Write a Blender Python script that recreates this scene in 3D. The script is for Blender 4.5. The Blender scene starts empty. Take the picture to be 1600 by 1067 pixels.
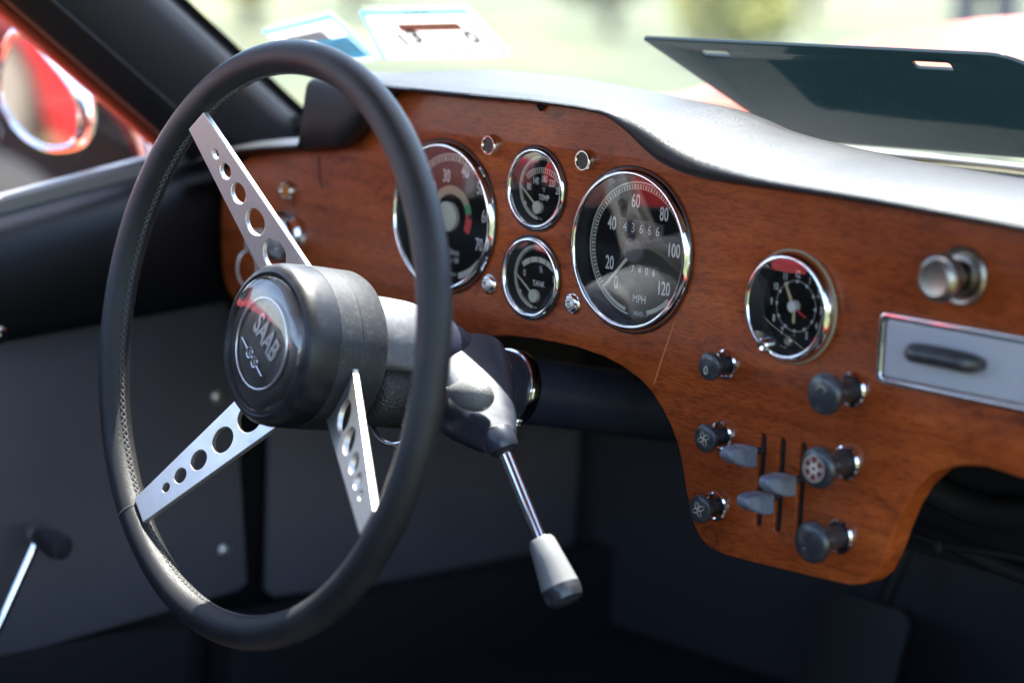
import bpy, bmesh, math, random
import numpy as np
from mathutils import Vector, Matrix
R = math.radians
sc = bpy.context.scene
COL = sc.collection

# ------------------------------------------------------------------ camera
cd = bpy.data.cameras.new("camera")
cam = bpy.data.objects.new("camera", cd); COL.objects.link(cam)
rgt = Vector((0.6808, 0.7312, 0.0428)); upv = Vector((-0.1520, 0.0839, 0.9848)); fwd = Vector((-0.7165, 0.6770, -0.1682))
m = Matrix(((rgt.x, upv.x, -fwd.x), (rgt.y, upv.y, -fwd.y), (rgt.z, upv.z, -fwd.z))).to_4x4()
m.translation = Vector((1.0638, -1.1067, 0.1991))
cam.matrix_world = m
cd.sensor_width = 36; cd.lens = 85.0; cd.clip_start = 0.05; cd.clip_end = 600
cd.dof.use_dof = True; cd.dof.focus_distance = 1.555; cd.dof.aperture_fstop = 3.4
sc.camera = cam

# ------------------------------------------------------------------ light
sun_dir = Vector((-0.20, 0.305, 0.94)).normalized()
w = bpy.data.worlds.new("World"); sc.world = w; w.use_nodes = True
nt = w.node_tree; nt.nodes.clear()
sky = nt.nodes.new("ShaderNodeTexSky"); sky.sky_type = 'NISHITA'; sky.sun_disc = False
sky.sun_elevation = math.asin(sun_dir.z); sky.sun_rotation = math.atan2(sun_dir.x, sun_dir.y)
bg = nt.nodes.new("ShaderNodeBackground"); bg.inputs[1].default_value = 0.15
wo = nt.nodes.new("ShaderNodeOutputWorld")
nt.links.new(sky.outputs[0], bg.inputs[0]); nt.links.new(bg.outputs[0], wo.inputs[0])
sl = bpy.data.lights.new("sun", 'SUN'); sl.energy = 5.0; sl.angle = R(0.55); sl.color = (1, 0.95, 0.88)
so = bpy.data.objects.new("sun", sl); COL.objects.link(so)
so.rotation_euler = (-sun_dir).to_track_quat('-Z', 'Y').to_euler(); so.location = (2, 3, 8)
sc.view_settings.view_transform = 'Standard'; sc.view_settings.look = 'None'
sc.view_settings.exposure = 2.6; sc.view_settings.gamma = 1
try:
    sc.cycles.max_bounces = 12; sc.cycles.transparent_max_bounces = 24; sc.cycles.diffuse_bounces = 6
    sc.cycles.caustics_reflective = False; sc.cycles.caustics_refractive = False
    sc.cycles.sample_clamp_indirect = 4.0; sc.cycles.use_denoising = True
except Exception: pass

# ------------------------------------------------------------------ materials
def mat(name, col, rough=0.5, metal=0.0, coat=0.0, spec=0.5, bump=None, vary=None, emis=None):
    """bump = (scale, strength, kind); vary = (scale, colour2, lo, hi)"""
    M = bpy.data.materials.new(name); M.use_nodes = True
    n = M.node_tree.nodes; l = M.node_tree.links; b = n["Principled BSDF"]
    b.inputs["Base Color"].default_value = (*col, 1); b.inputs["Roughness"].default_value = rough
    b.inputs["Metallic"].default_value = metal; b.inputs["Coat Weight"].default_value = coat
    b.inputs["Coat Roughness"].default_value = 0.15
    b.inputs["Specular IOR Level"].default_value = spec
    tc = n.new("ShaderNodeTexCoord")
    if vary:
        t = n.new("ShaderNodeTexNoise"); t.inputs["Scale"].default_value = vary[0]; t.inputs["Detail"].default_value = 6
        t.inputs["Roughness"].default_value = 0.65
        r = n.new("ShaderNodeValToRGB"); r.color_ramp.elements[0].position = vary[2]; r.color_ramp.elements[1].position = vary[3]
        r.color_ramp.elements[0].color = (*col, 1); r.color_ramp.elements[1].color = (*vary[1], 1)
        l.new(tc.outputs["Object"], t.inputs["Vector"]); l.new(t.outputs["Fac"], r.inputs[0]); l.new(r.outputs[0], b.inputs["Base Color"])
        rr = n.new("ShaderNodeMapRange"); rr.inputs[3].default_value = max(0.02, rough - 0.08); rr.inputs[4].default_value = min(1, rough + 0.12)
        l.new(t.outputs["Fac"], rr.inputs[0]); l.new(rr.outputs[0], b.inputs["Roughness"])
    if bump:
        if bump[2] == 'voronoi':
            t = n.new("ShaderNodeTexVoronoi"); o = "Distance"
        else:
            t = n.new("ShaderNodeTexNoise"); t.inputs["Detail"].default_value = 4; o = "Fac"
        t.inputs["Scale"].default_value = bump[0]
        bp = n.new("ShaderNodeBump"); bp.inputs["Strength"].default_value = bump[1]; bp.inputs["Distance"].default_value = 0.0006
        l.new(tc.outputs["Object"], t.inputs["Vector"]); l.new(t.outputs[o], bp.inputs["Height"]); l.new(bp.outputs[0], b.inputs["Normal"])
    if emis:
        b.inputs["Emission Color"].default_value = (*emis[0], 1); b.inputs["Emission Strength"].default_value = emis[1]
    return M

def glass_mat(name, tint=(0.95, 0.97, 0.96), dust=0.0, refl=1.0, rough=0.0, dustcol=(0.75, 0.75, 0.72), speck=900):
    M = bpy.data.materials.new(name); M.use_nodes = True
    n = M.node_tree.nodes; l = M.node_tree.links; n.remove(n["Principled BSDF"]); out = n["Material Output"]
    tr = n.new("ShaderNodeBsdfTransparent"); tr.inputs[0].default_value = (*tint, 1)
    gl = n.new("ShaderNodeBsdfGlossy"); gl.inputs[1].default_value = rough; gl.inputs[0].default_value = (refl, refl, refl, 1)
    lw = n.new("ShaderNodeLayerWeight"); lw.inputs[0].default_value = 0.5
    pw = n.new("ShaderNodeMath"); pw.operation = 'POWER'; pw.inputs[1].default_value = 5; l.new(lw.outputs["Facing"], pw.inputs[0])
    fr = n.new("ShaderNodeMath"); fr.operation = 'MULTIPLY_ADD'; fr.inputs[1].default_value = 0.92; fr.inputs[2].default_value = 0.075; l.new(pw.outputs[0], fr.inputs[0])
    mx = n.new("ShaderNodeMixShader"); l.new(fr.outputs[0], mx.inputs[0]); l.new(tr.outputs[0], mx.inputs[1]); l.new(gl.outputs[0], mx.inputs[2])
    last = mx
    if dust > 0:
        df = n.new("ShaderNodeBsdfDiffuse"); df.inputs[0].default_value = (*dustcol, 1)
        tl = n.new("ShaderNodeBsdfTranslucent"); tl.inputs[0].default_value = (*dustcol, 1)
        dm = n.new("ShaderNodeMixShader"); dm.inputs[0].default_value = 0.5
        l.new(df.outputs[0], dm.inputs[1]); l.new(tl.outputs[0], dm.inputs[2])
        tc = n.new("ShaderNodeTexCoord")
        v = n.new("ShaderNodeTexNoise"); v.inputs["Scale"].default_value = speck; v.inputs["Detail"].default_value = 3
        r = n.new("ShaderNodeValToRGB"); r.color_ramp.elements[0].position = 0.56; r.color_ramp.elements[1].position = 0.72
        r.color_ramp.elements[0].color = (dust, dust, dust, 1); d2 = min(1, dust * 5); r.color_ramp.elements[1].color = (d2, d2, d2, 1)
        l.new(tc.outputs["Object"], v.inputs["Vector"]); l.new(v.outputs["Fac"], r.inputs[0])
        m2 = n.new("ShaderNodeMixShader"); l.new(r.outputs[0], m2.inputs[0]); l.new(mx.outputs[0], m2.inputs[1]); l.new(dm.outputs[0], m2.inputs[2])
        last = m2
    l.new(last.outputs[0], out.inputs[0])
    return M

def wood_mat():
    M = bpy.data.materials.new("mahogany"); M.use_nodes = True
    n = M.node_tree.nodes; l = M.node_tree.links; b = n["Principled BSDF"]
    tc = n.new("ShaderNodeTexCoord")
    mp = n.new("ShaderNodeMapping"); mp.inputs["Scale"].default_value = (1.0, 1.0, 9.0); mp.inputs["Rotation"].default_value = (0, R(3), 0)
    l.new(tc.outputs["Object"], mp.inputs[0])
    a = n.new("ShaderNodeTexNoise"); a.inputs["Scale"].default_value = 9; a.inputs["Detail"].default_value = 7; a.inputs["Roughness"].default_value = 0.62; a.inputs["Distortion"].default_value = 0.5
    l.new(mp.outputs[0], a.inputs["Vector"])
    r = n.new("ShaderNodeValToRGB"); cr = r.color_ramp
    cr.elements[0].position = 0.28; cr.elements[0].color = (0.26, 0.049, 0.012, 1)
    cr.elements[1].position = 0.75; cr.elements[1].color = (0.48, 0.112, 0.023, 1)
    e = cr.elements.new(0.5); e.color = (0.38, 0.077, 0.016, 1)
    l.new(a.outputs["Fac"], r.inputs[0])
    # broad tonal patches
    p = n.new("ShaderNodeTexNoise"); p.inputs["Scale"].default_value = 7; p.inputs["Detail"].default_value = 3
    l.new(tc.outputs["Object"], p.inputs["Vector"])
    pr = n.new("ShaderNodeValToRGB"); pr.color_ramp.elements[0].position = 0.3; pr.color_ramp.elements[0].color = (0.60, 0.50, 0.48, 1)
    pr.color_ramp.elements[1].position = 0.68; pr.color_ramp.elements[1].color = (1.12, 1.1, 1.0, 1)
    l.new(p.outputs["Fac"], pr.inputs[0])
    m1 = n.new("ShaderNodeMix"); m1.data_type = 'RGBA'; m1.blend_type = 'MULTIPLY'; m1.inputs[0].default_value = 1
    l.new(r.outputs[0], m1.inputs[6]); l.new(pr.outputs[0], m1.inputs[7])
    # pores: short dark flecks
    mp2 = n.new("ShaderNodeMapping"); mp2.inputs["Scale"].default_value = (130, 130, 900); mp2.inputs["Rotation"].default_value = (0, R(3), 0)
    l.new(tc.outputs["Object"], mp2.inputs[0])
    f = n.new("ShaderNodeTexNoise"); f.inputs["Scale"].default_value = 1.0; f.inputs["Detail"].default_value = 3; f.inputs["Roughness"].default_value = 0.7
    l.new(mp2.outputs[0], f.inputs["Vector"])
    fr = n.new("ShaderNodeValToRGB"); fr.color_ramp.elements[0].position = 0.40; fr.color_ramp.elements[0].color = (0.38, 0.33, 0.33, 1)
    fr.color_ramp.elements[1].position = 0.53; fr.color_ramp.elements[1].color = (1, 1, 1, 1)
    l.new(f.outputs["Fac"], fr.inputs[0])
    m2 = n.new("ShaderNodeMix"); m2.data_type = 'RGBA'; m2.blend_type = 'MULTIPLY'; m2.inputs[0].default_value = 0.6
    l.new(m1.outputs[2], m2.inputs[6]); l.new(fr.outputs[0], m2.inputs[7])
    # dark stains and worn spots
    s = n.new("ShaderNodeTexNoise"); s.inputs["Scale"].default_value = 34; s.inputs["Detail"].default_value = 8; s.inputs["Roughness"].default_value = 0.7; s.inputs["Distortion"].default_value = 1.2
    mp3 = n.new("ShaderNodeMapping"); mp3.inputs["Scale"].default_value = (0.55, 1, 1.3); l.new(tc.outputs["Object"], mp3.inputs[0]); l.new(mp3.outputs[0], s.inputs["Vector"])
    sr = n.new("ShaderNodeValToRGB"); sr.color_ramp.elements[0].position = 0.55; sr.color_ramp.elements[0].color = (1, 1, 1, 1)
    sr.color_ramp.elements[1].position = 0.70; sr.color_ramp.elements[1].color = (0.30, 0.26, 0.28, 1)
    l.new(s.outputs["Fac"], sr.inputs[0])
    m3 = n.new("ShaderNodeMix"); m3.data_type = 'RGBA'; m3.blend_type = 'MULTIPLY'; m3.inputs[0].default_value = 0.85
    l.new(m2.outputs[2], m3.inputs[6]); l.new(sr.outputs[0], m3.inputs[7])
    l.new(m3.outputs[2], b.inputs["Base Color"])
    rm = n.new("ShaderNodeMapRange"); rm.inputs[3].default_value = 0.26; rm.inputs[4].default_value = 0.48
    l.new(p.outputs["Fac"], rm.inputs[0]); l.new(rm.outputs[0], b.inputs["Roughness"])
    b.inputs["Coat Weight"].default_value = 0.10; b.inputs["Coat Roughness"].default_value = 0.16; b.inputs["Specular IOR Level"].default_value = 0.27
    bp = n.new("ShaderNodeBump"); bp.inputs["Strength"].default_value = 0.35; bp.inputs["Distance"].default_value = 0.0003
    l.new(f.outputs["Fac"], bp.inputs["Height"]); l.new(bp.outputs[0], b.inputs["Normal"])
    return M

def grass_mat():
    M = bpy.data.materials.new("sunlit_grass"); M.use_nodes = True
    n = M.node_tree.nodes; l = M.node_tree.links; b = n["Principled BSDF"]
    tc = n.new("ShaderNodeTexCoord")
    a = n.new("ShaderNodeTexNoise"); a.inputs["Scale"].default_value = 0.30; a.inputs["Detail"].default_value = 3; a.inputs["Distortion"].default_value = 0.8
    l.new(tc.outputs["Object"], a.inputs["Vector"])
    r = n.new("ShaderNodeValToRGB"); cr = r.color_ramp
    cr.elements[0].position = 0.36; cr.elements[0].color = (0.018, 0.026, 0.011, 1)
    cr.elements[1].position = 0.66; cr.elements[1].color = (0.17, 0.145, 0.055, 1)
    e = cr.elements.new(0.48); e.color = (0.034, 0.048, 0.011, 1)
    e = cr.elements.new(0.60); e.color = (0.085, 0.095, 0.018, 1)
    l.new(a.outputs["Fac"], r.inputs[0])
    f = n.new("ShaderNodeTexNoise"); f.inputs["Scale"].default_value = 40; f.inputs["Detail"].default_value = 5
    l.new(tc.outputs["Object"], f.inputs["Vector"])
    fr = n.new("ShaderNodeValToRGB"); fr.color_ramp.elements[0].position = 0.3; fr.color_ramp.elements[0].color = (0.5, 0.5, 0.45, 1)
    fr.color_ramp.elements[1].position = 0.7; fr.color_ramp.elements[1].color = (1.25, 1.25, 1.2, 1)
    l.new(f.outputs["Fac"], fr.inputs[0])
    m1 = n.new("ShaderNodeMix"); m1.data_type = 'RGBA'; m1.blend_type = 'MULTIPLY'; m1.inputs[0].default_value = 1
    l.new(r.outputs[0], m1.inputs[6]); l.new(fr.outputs[0], m1.inputs[7]); l.new(m1.outputs[2], b.inputs["Base Color"])
    b.inputs["Roughness"].default_value = 0.9
    return M

WOOD = wood_mat()
LEATHER = mat("black_leather", (0.019, 0.018, 0.019), 0.40, vary=(14, (0.036, 0.034, 0.034), 0.42, 0.72), bump=(1700, 0.40, 'voronoi'), spec=0.42)
PADV = mat("black_pad_vinyl", (0.012, 0.012, 0.014), 0.39, bump=(1500, 0.5, 'voronoi'), spec=0.42)
PADV.node_tree.nodes['Principled BSDF'].inputs['Sheen Weight'].default_value = 0.0
PADV.node_tree.nodes['Principled BSDF'].inputs['Sheen Roughness'].default_value = 0.4
VINYL = mat("black_vinyl", (0.006, 0.006, 0.0075), 0.30, spec=0.26, bump=(1200, 0.35, 'voronoi'))
PILLAR = mat("pillar_vinyl", (0.010, 0.0095, 0.011), 0.5, spec=0.3, bump=(700, 0.25, 'noise'))
GREYV = mat("grey_panel_vinyl", (0.108, 0.099, 0.115), 0.6, bump=(900, 0.3, 'voronoi'), vary=(6, (0.086, 0.079, 0.092), 0.35, 0.7))
CARPET = mat("dark_carpet", (0.014, 0.012, 0.015), 0.95, bump=(600, 1.0, 'noise'))
THREAD = mat("stitch_thread", (0.13, 0.125, 0.12), 0.8)
CHROME = mat("chrome", (0.83, 0.83, 0.84), 0.05, 1.0, vary=(160, (0.70, 0.70, 0.72), 0.55, 0.8))
STEEL = mat("satin_steel", (0.74, 0.70, 0.66), 0.40, 0.85, vary=(60, (0.66, 0.62, 0.58), 0.4, 0.75))
ALU = mat("aged_aluminium", (0.42, 0.38, 0.33), 0.30, 1.0, vary=(90, (0.28, 0.25, 0.22), 0.4, 0.7))
PLAST = mat("knob_plastic", (0.024, 0.026, 0.032), 0.30, coat=0.25, vary=(180, (0.055, 0.058, 0.065), 0.45, 0.75))
COLP = mat("column_enamel", (0.022, 0.025, 0.040), 0.33, spec=0.6, vary=(70, (0.030, 0.034, 0.05), 0.4, 0.7), bump=(500, 0.1, 'noise'))
TUBE = mat("column_tube_paint", (0.022, 0.025, 0.045), 0.33, vary=(40, (0.03, 0.033, 0.05), 0.4, 0.7))
COVER = mat("column_cover_grey", (0.15, 0.155, 0.17), 0.45, bump=(1500, 0.3, 'noise'), vary=(120, (0.26, 0.27, 0.29), 0.5, 0.75))
CRACKD = mat("black_crackle_paint", (0.03, 0.03, 0.03), 0.42, bump=(700, 1.0, 'voronoi'))
CRACK = mat("crackle_paint", (0.15, 0.15, 0.145), 0.42, bump=(900, 0.6, 'voronoi'))
HUBM = mat("hub_rubber", (0.012, 0.012, 0.015), 0.36, vary=(90, (0.035, 0.035, 0.04), 0.5, 0.78), bump=(1500, 0.25, 'noise'))
HUBG = mat("hub_collar_dusty", (0.032, 0.033, 0.037), 0.44, vary=(420, (0.10, 0.10, 0.097), 0.5, 0.8), bump=(1500, 0.4, 'noise'))
LEVG = mat("lever_knob_grey", (0.22, 0.223, 0.228), 0.3, vary=(40, (0.18, 0.18, 0.185), 0.4, 0.7))
BLUEG = mat("blue_grey_plastic", (0.19, 0.215, 0.27), 0.38, vary=(120, (0.11, 0.13, 0.17), 0.4, 0.7))
DIALM = mat("dial_black", (0.010, 0.010, 0.012), 0.55)
WELL = mat("gauge_well_black", (0.012, 0.012, 0.015), 0.4)
CREAM = mat("dial_cream", (0.62, 0.60, 0.48), 0.6)
PRINTW = mat("dial_white_print", (0.72, 0.71, 0.66), 0.6)
DRUM = mat("counter_black", (0.02, 0.02, 0.022), 0.5)
REDP = mat("dial_red", (0.65, 0.02, 0.02), 0.5)
GREENP = mat("dial_green", (0.05, 0.28, 0.12), 0.5)
AMBER = mat("amber_lens", (0.5, 0.16, 0.02), 0.2)
LENS = mat("dark_lens", (0.02, 0.025, 0.022), 0.3)
BRASS = mat("brass_key", (0.72, 0.55, 0.28), 0.25, 1.0)
RIMW = mat("paper_white", (0.80, 0.80, 0.78), 0.7, vary=(30, (0.74, 0.73, 0.68), 0.5, 0.8))
PAPERB = mat("paper_blue_border", (0.30, 0.62, 0.70), 0.6)
PAPERBL = mat("paper_blue", (0.08, 0.36, 0.62), 0.6)
INKR = mat("ink_salmon", (0.75, 0.42, 0.32), 0.7)
INKG = mat("ink_grey", (0.40, 0.38, 0.42), 0.7)
INKB = mat("ink_dark", (0.05, 0.03, 0.03), 0.7)
ORANGE = mat("orange_red_paint", (0.40, 0.045, 0.008), 0.42, coat=0.0)
REDC = mat("red_car_paint", (0.62, 0.012, 0.02), 0.2, coat=0.9)
TYRE = mat("dusty_tyre", (0.26, 0.215, 0.16), 0.85, bump=(60, 0.6, 'noise'), vary=(8, (0.20, 0.17, 0.13), 0.4, 0.7))
HUBC = mat("wheel_cover", (0.55, 0.56, 0.66), 0.35, 0.6)
BLACK = mat("underbody_black", (0.010, 0.007, 0.008), 0.8)
BLIND = mat("engine_bay_black", (0.006, 0.006, 0.007), 0.7)
RUBBER = mat("rubber_seal", (0.018, 0.018, 0.018), 0.55)
PLATEG = mat("ashtray_grey_enamel", (0.42, 0.42, 0.46), 0.35, vary=(18, (0.37, 0.37, 0.42), 0.4, 0.7))
SILLM = mat("window_sill_strip", (0.30, 0.29, 0.27), 0.4, 0.7)
HORNF = mat("horn_face_brushed", (0.10, 0.095, 0.088), 0.32, 0.8, vary=(45, (0.17, 0.15, 0.14), 0.35, 0.7))
SILVER = mat("emblem_silver", (0.80, 0.76, 0.78), 0.25, 0.7)
GAUGEGLASS = glass_mat("gauge_glass", (0.97, 0.97, 0.97), dust=0.006, speck=1500)
SIDEGLASS = glass_mat("side_window_glass", (0.88, 0.86, 0.87), dust=0.02, speck=420)
WINDGLASS = glass_mat("windscreen_glass", (0.90, 0.94, 0.92), dust=0.010, speck=500, dustcol=(0.8, 0.82, 0.76))
CLEARCAP = glass_mat("clear_acrylic_cap", (0.93, 0.93, 0.93), dust=0.015, speck=900)
BRIGHT = mat("bright_stalk", (0.9, 0.9, 0.9), 0.28, 1.0)
MIRROR = mat("mirror_silver", (0.88, 0.88, 0.88), 0.03, 1.0)
GRASS = grass_mat()

def paper_mat(name, col, tl=0.6):
    M = bpy.data.materials.new(name); M.use_nodes = True
    n = M.node_tree.nodes; l = M.node_tree.links; b = n["Principled BSDF"]; out = n["Material Output"]
    b.inputs["Base Color"].default_value = (*col, 1); b.inputs["Roughness"].default_value = 0.7
    t = n.new("ShaderNodeBsdfTranslucent"); t.inputs[0].default_value = (*col, 1)
    m_ = n.new("ShaderNodeMixShader"); m_.inputs[0].default_value = tl; l.new(b.outputs[0], m_.inputs[1]); l.new(t.outputs[0], m_.inputs[2]); l.new(m_.outputs[0], out.inputs[0])
    return M
RIMW = paper_mat("paper_white", (0.82, 0.82, 0.80)); PAPERB = paper_mat("paper_blue_border", (0.40, 0.72, 0.80)); PAPERBL = paper_mat("paper_blue", (0.30, 0.58, 0.74))
INKR = paper_mat("ink_salmon", (0.62, 0.36, 0.29), .4); INKG = paper_mat("ink_grey", (0.5, 0.48, 0.52))

def teal_mat():
    M = bpy.data.materials.new("teal_tinted_acrylic"); M.use_nodes = True
    n = M.node_tree.nodes; l = M.node_tree.links; b = n["Principled BSDF"]; out = n["Material Output"]
    b.inputs["Base Color"].default_value = (0.040, 0.055, 0.057, 1); b.inputs["Roughness"].default_value = 0.10; b.inputs["Coat Weight"].default_value = 0.6
    tr = n.new("ShaderNodeBsdfTransparent"); tr.inputs[0].default_value = (0.14, 0.24, 0.26, 1)
    tl = n.new("ShaderNodeBsdfTranslucent"); tl.inputs[0].default_value = (0.03, 0.075, 0.085, 1)
    a = n.new("ShaderNodeMixShader"); a.inputs[0].default_value = 0.30; l.new(b.outputs[0], a.inputs[1]); l.new(tl.outputs[0], a.inputs[2])
    c = n.new("ShaderNodeMixShader"); c.inputs[0].default_value = 0.16; l.new(a.outputs[0], c.inputs[1]); l.new(tr.outputs[0], c.inputs[2])
    l.new(c.outputs[0], out.inputs[0])
    return M
TEAL = teal_mat()

# ------------------------------------------------------------------ helpers
ORG = {}
def thing(name, label, cat, loc, group=None):
    o = bpy.data.objects.new(name, None); COL.objects.link(o); o.location = loc
    o.empty_display_size = 0.01
    o['label'] = label; o['category'] = cat
    if group: o['group'] = group
    ORG[o] = Vector(loc)
    return o

def part(name, verts, faces, mt, parent=None, smooth=True, label=None, sharp=35):
    """world-space vertices; stored relative to the thing's base"""
    og = ORG.get(parent, Vector((0, 0, 0)))
    me = bpy.data.meshes.new(name)
    me.from_pydata([tuple(Vector(v) - og) for v in verts], [], faces)
    mts = mt if isinstance(mt, (list, tuple)) else [mt]
    for x in mts: me.materials.append(x)
    bm = bmesh.new(); bm.from_mesh(me)
    bmesh.ops.remove_doubles(bm, verts=bm.verts, dist=1e-6)
    bmesh.ops.recalc_face_normals(bm, faces=bm.faces)
    bm.to_mesh(me); bm.free()
    if smooth:
        me.polygons.foreach_set("use_smooth", [True] * len(me.polygons))
        try: me.set_sharp_from_angle(angle=R(sharp))
        except Exception: pass
    o = bpy.data.objects.new(name, me); COL.objects.link(o)
    if parent is not None:
        o.parent = parent; ORG[o] = og
    if label: o['label'] = label
    return o

def frame_from(axis, hint=Vector((0, 0, 1))):
    a = Vector(axis).normalized(); u = hint.cross(a)
    if u.length < 1e-4: u = Vector((1, 0, 0)).cross(a)
    u.normalize(); v = a.cross(u); return a, u, v

def g_lathe(prof, o, axis, seg=64, hint=Vector((0, 0, 1)), sq=None):
    """prof = [(radius, along)]; open profile"""
    a, u, v = frame_from(axis, hint); o = Vector(o); V = []; F = []
    for r, t in prof:
        for i in range(seg):
            th = 2 * math.pi * i / seg
            V.append(o + a * t + u * (r * math.cos(th)) + v * (r * math.sin(th)))
    k = len(prof)
    for j in range(k - 1):
        for i in range(seg):
            F.append((j * seg + i, j * seg + (i + 1) % seg, (j + 1) * seg + (i + 1) % seg, (j + 1) * seg + i))
    if prof[0][0] > 1e-5: F.append(tuple(range(seg))[::-1]) if prof[0][0] < 0.0 else None
    return V, [f for f in F if f]

def lathe(name, prof, o, axis, mt, parent=None, seg=64, label=None, sharp=35, cap=True):
    V, F = g_lathe(prof, o, axis, seg)
    k = len(prof)
    if cap and prof[0][0] > 1e-5: F.append(tuple(reversed(range(seg))))
    if cap and prof[-1][0] > 1e-5: F.append(tuple((k - 1) * seg + i for i in range(seg)))
    return part(name, V, F, mt, parent, True, label, sharp)

def g_tube(pts, rad, seg=12, closed=False, caps=True):
    pts = [Vector(p) for p in pts]; n = len(pts)
    rads = rad if isinstance(rad, (list, tuple)) else [rad] * n
    V = []; F = []
    prev = None
    for i, p in enumerate(pts):
        if closed: t = (pts[(i + 1) % n] - pts[i - 1]).normalized()
        else: t = (pts[min(i + 1, n - 1)] - pts[max(i - 1, 0)]).normalized()
        if prev is None:
            u = Vector((0, 0, 1)).cross(t)
            if u.length < 1e-3: u = Vector((1, 0, 0)).cross(t)
        else: u = prev - t * prev.dot(t)
        u.normalize(); prev = u; v = t.cross(u)
        for k in range(seg):
            a = 2 * math.pi * k / seg
            V.append(p + (u * math.cos(a) + v * math.sin(a)) * rads[i])
    m = n if closed else n - 1
    for i in range(m):
        j = (i + 1) % n
        for k in range(seg):
            F.append((i * seg + k, i * seg + (k + 1) % seg, j * seg + (k + 1) % seg, j * seg + k))
    if not closed and caps:
        F.append(tuple(reversed(range(seg)))); F.append(tuple((n - 1) * seg + k for k in range(seg)))
    return V, F

def tube(name, pts, rad, mt, parent=None, seg=12, closed=False, label=None):
    V, F = g_tube(pts, rad, seg, closed)
    return part(name, V, F, mt, parent, True, label, 50)

def join(*gs):
    V = []; F = []
    for v, f in gs:
        b = len(V); V += list(v); F += [tuple(i + b for i in x) for x in f]
    return V, F

def g_box(c, s, M=None):
    c = Vector(c); V = []
    for dx in (-.5, .5):
        for dy in (-.5, .5):
            for dz in (-.5, .5):
                d = Vector((dx * s[0], dy * s[1], dz * s[2]))
                V.append(c + (M @ d if M else d))
    return V, [(0, 1, 3, 2), (4, 6, 7, 5), (0, 4, 5, 1), (2, 3, 7, 6), (0, 2, 6, 4), (1, 5, 7, 3)]

def smooth_path(pts, n=8, closed=False):
    pts = [Vector(p) for p in pts]; out = []; m = len(pts)
    rng = m if closed else m - 1
    for i in range(rng):
        if closed: p0, p1, p2, p3 = pts[(i - 1) % m], pts[i], pts[(i + 1) % m], pts[(i + 2) % m]
        else: p0, p1, p2, p3 = pts[max(i - 1, 0)], pts[i], pts[i + 1], pts[min(i + 2, m - 1)]
        for k in range(n):
            t = k / n
            out.append(0.5 * ((2 * p1) + (p2 - p0) * t + (2 * p0 - 5 * p1 + 4 * p2 - p3) * t * t + (3 * p1 - p0 - 3 * p2 + p3) * t ** 3))
    if not closed: out.append(pts[-1])
    return out

DG = None
def curve_mesh(cu):
    o = bpy.data.objects.new("tmp", cu); COL.objects.link(o)
    dg = bpy.context.evaluated_depsgraph_get()
    me = bpy.data.meshes.new_from_object(o.evaluated_get(dg))
    V = [v.co.copy() for v in me.vertices]; F = [tuple(p.vertices) for p in me.polygons]
    bpy.data.objects.remove(o); bpy.data.curves.remove(cu); bpy.data.meshes.remove(me)
    return V, F

def g_plate(loops, half, bevel=0.0, bres=2):
    """2-D outline(s) with holes -> solid plate in local XY, thickness 2*half"""
    cu = bpy.data.curves.new("tmp", 'CURVE'); cu.dimensions = '2D'; cu.fill_mode = 'BOTH'
    cu.extrude = max(half - bevel, 0); cu.bevel_depth = bevel; cu.bevel_resolution = bres; cu.offset = -bevel
    for lp in loops:
        s = cu.splines.new('POLY'); s.points.add(len(lp) - 1); s.use_cyclic_u = True
        for i, p in enumerate(lp): s.points[i].co = (p[0], p[1], 0, 1)
    return curve_mesh(cu)

def g_text(txt, size, M, xs=1.0, shear=0.0, ext=0.0, bold=0.0):
    cu = bpy.data.curves.new("tmp", 'FONT'); cu.body = txt; cu.size = size; cu.align_x = 'CENTER'; cu.align_y = 'CENTER'
    cu.shear = shear; cu.extrude = ext; cu.offset = bold; cu.resolution_u = 3
    V, F = curve_mesh(cu)
    return [M @ Vector((v.x * xs, v.y, v.z)) for v in V], F

def circ2(cx, cy, r, n=40, a0=0, a1=2 * math.pi):
    return [(cx + r * math.cos(a0 + (a1 - a0) * i / n), cy + r * math.sin(a0 + (a1 - a0) * i / n)) for i in range(n)]

def rrect(x0, y0, x1, y1, r, n=6):
    P = []
    for cx, cy, a in ((x1 - r, y1 - r, 0), (x0 + r, y1 - r, 90), (x0 + r, y0 + r, 180), (x1 - r, y0 + r, 270)):
        for i in range(n + 1):
            t = R(a + 90 * i / n); P.append((cx + r * math.cos(t), cy + r * math.sin(t)))
    return P

def panelM(x, y, z, rot=0):
    """local XY (facing +Z) -> panel facing the driver (-Y)"""
    B = Matrix(((1, 0, 0, x), (0, 0, -1, y), (0, 1, 0, z), (0, 0, 0, 1)))
    return B @ Matrix.Rotation(rot, 4, 'Z')

def xf(g, M): return [M @ Vector(v) for v in g[0]], g[1]

def g_arc(r0, r1, a0, a1, M, n=48):
    """flat ring sector, angles in degrees counter-clockwise from +X"""
    V = []; F = []
    for i in range(n + 1):
        a = R(a0 + (a1 - a0) * i / n)
        V.append(M @ Vector((r0 * math.cos(a), r0 * math.sin(a), 0))); V.append(M @ Vector((r1 * math.cos(a), r1 * math.sin(a), 0)))
    for i in range(n): F.append((2 * i, 2 * i + 1, 2 * i + 3, 2 * i + 2))
    return V, F

def copy_tree(root, loc, label):
    r = root.copy(); COL.objects.link(r); r.location = loc; r['label'] = label; ORG[r] = Vector(loc)
    for ch in list(root.children):
        c = ch.copy(); COL.objects.link(c); c.parent = r; ORG[c] = Vector(loc)
        for g in list(ch.children):
            d = g.copy(); COL.objects.link(d); d.parent = c; ORG[d] = Vector(loc)
    return r

def structure(o): o['kind'] = 'structure'; return o

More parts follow.
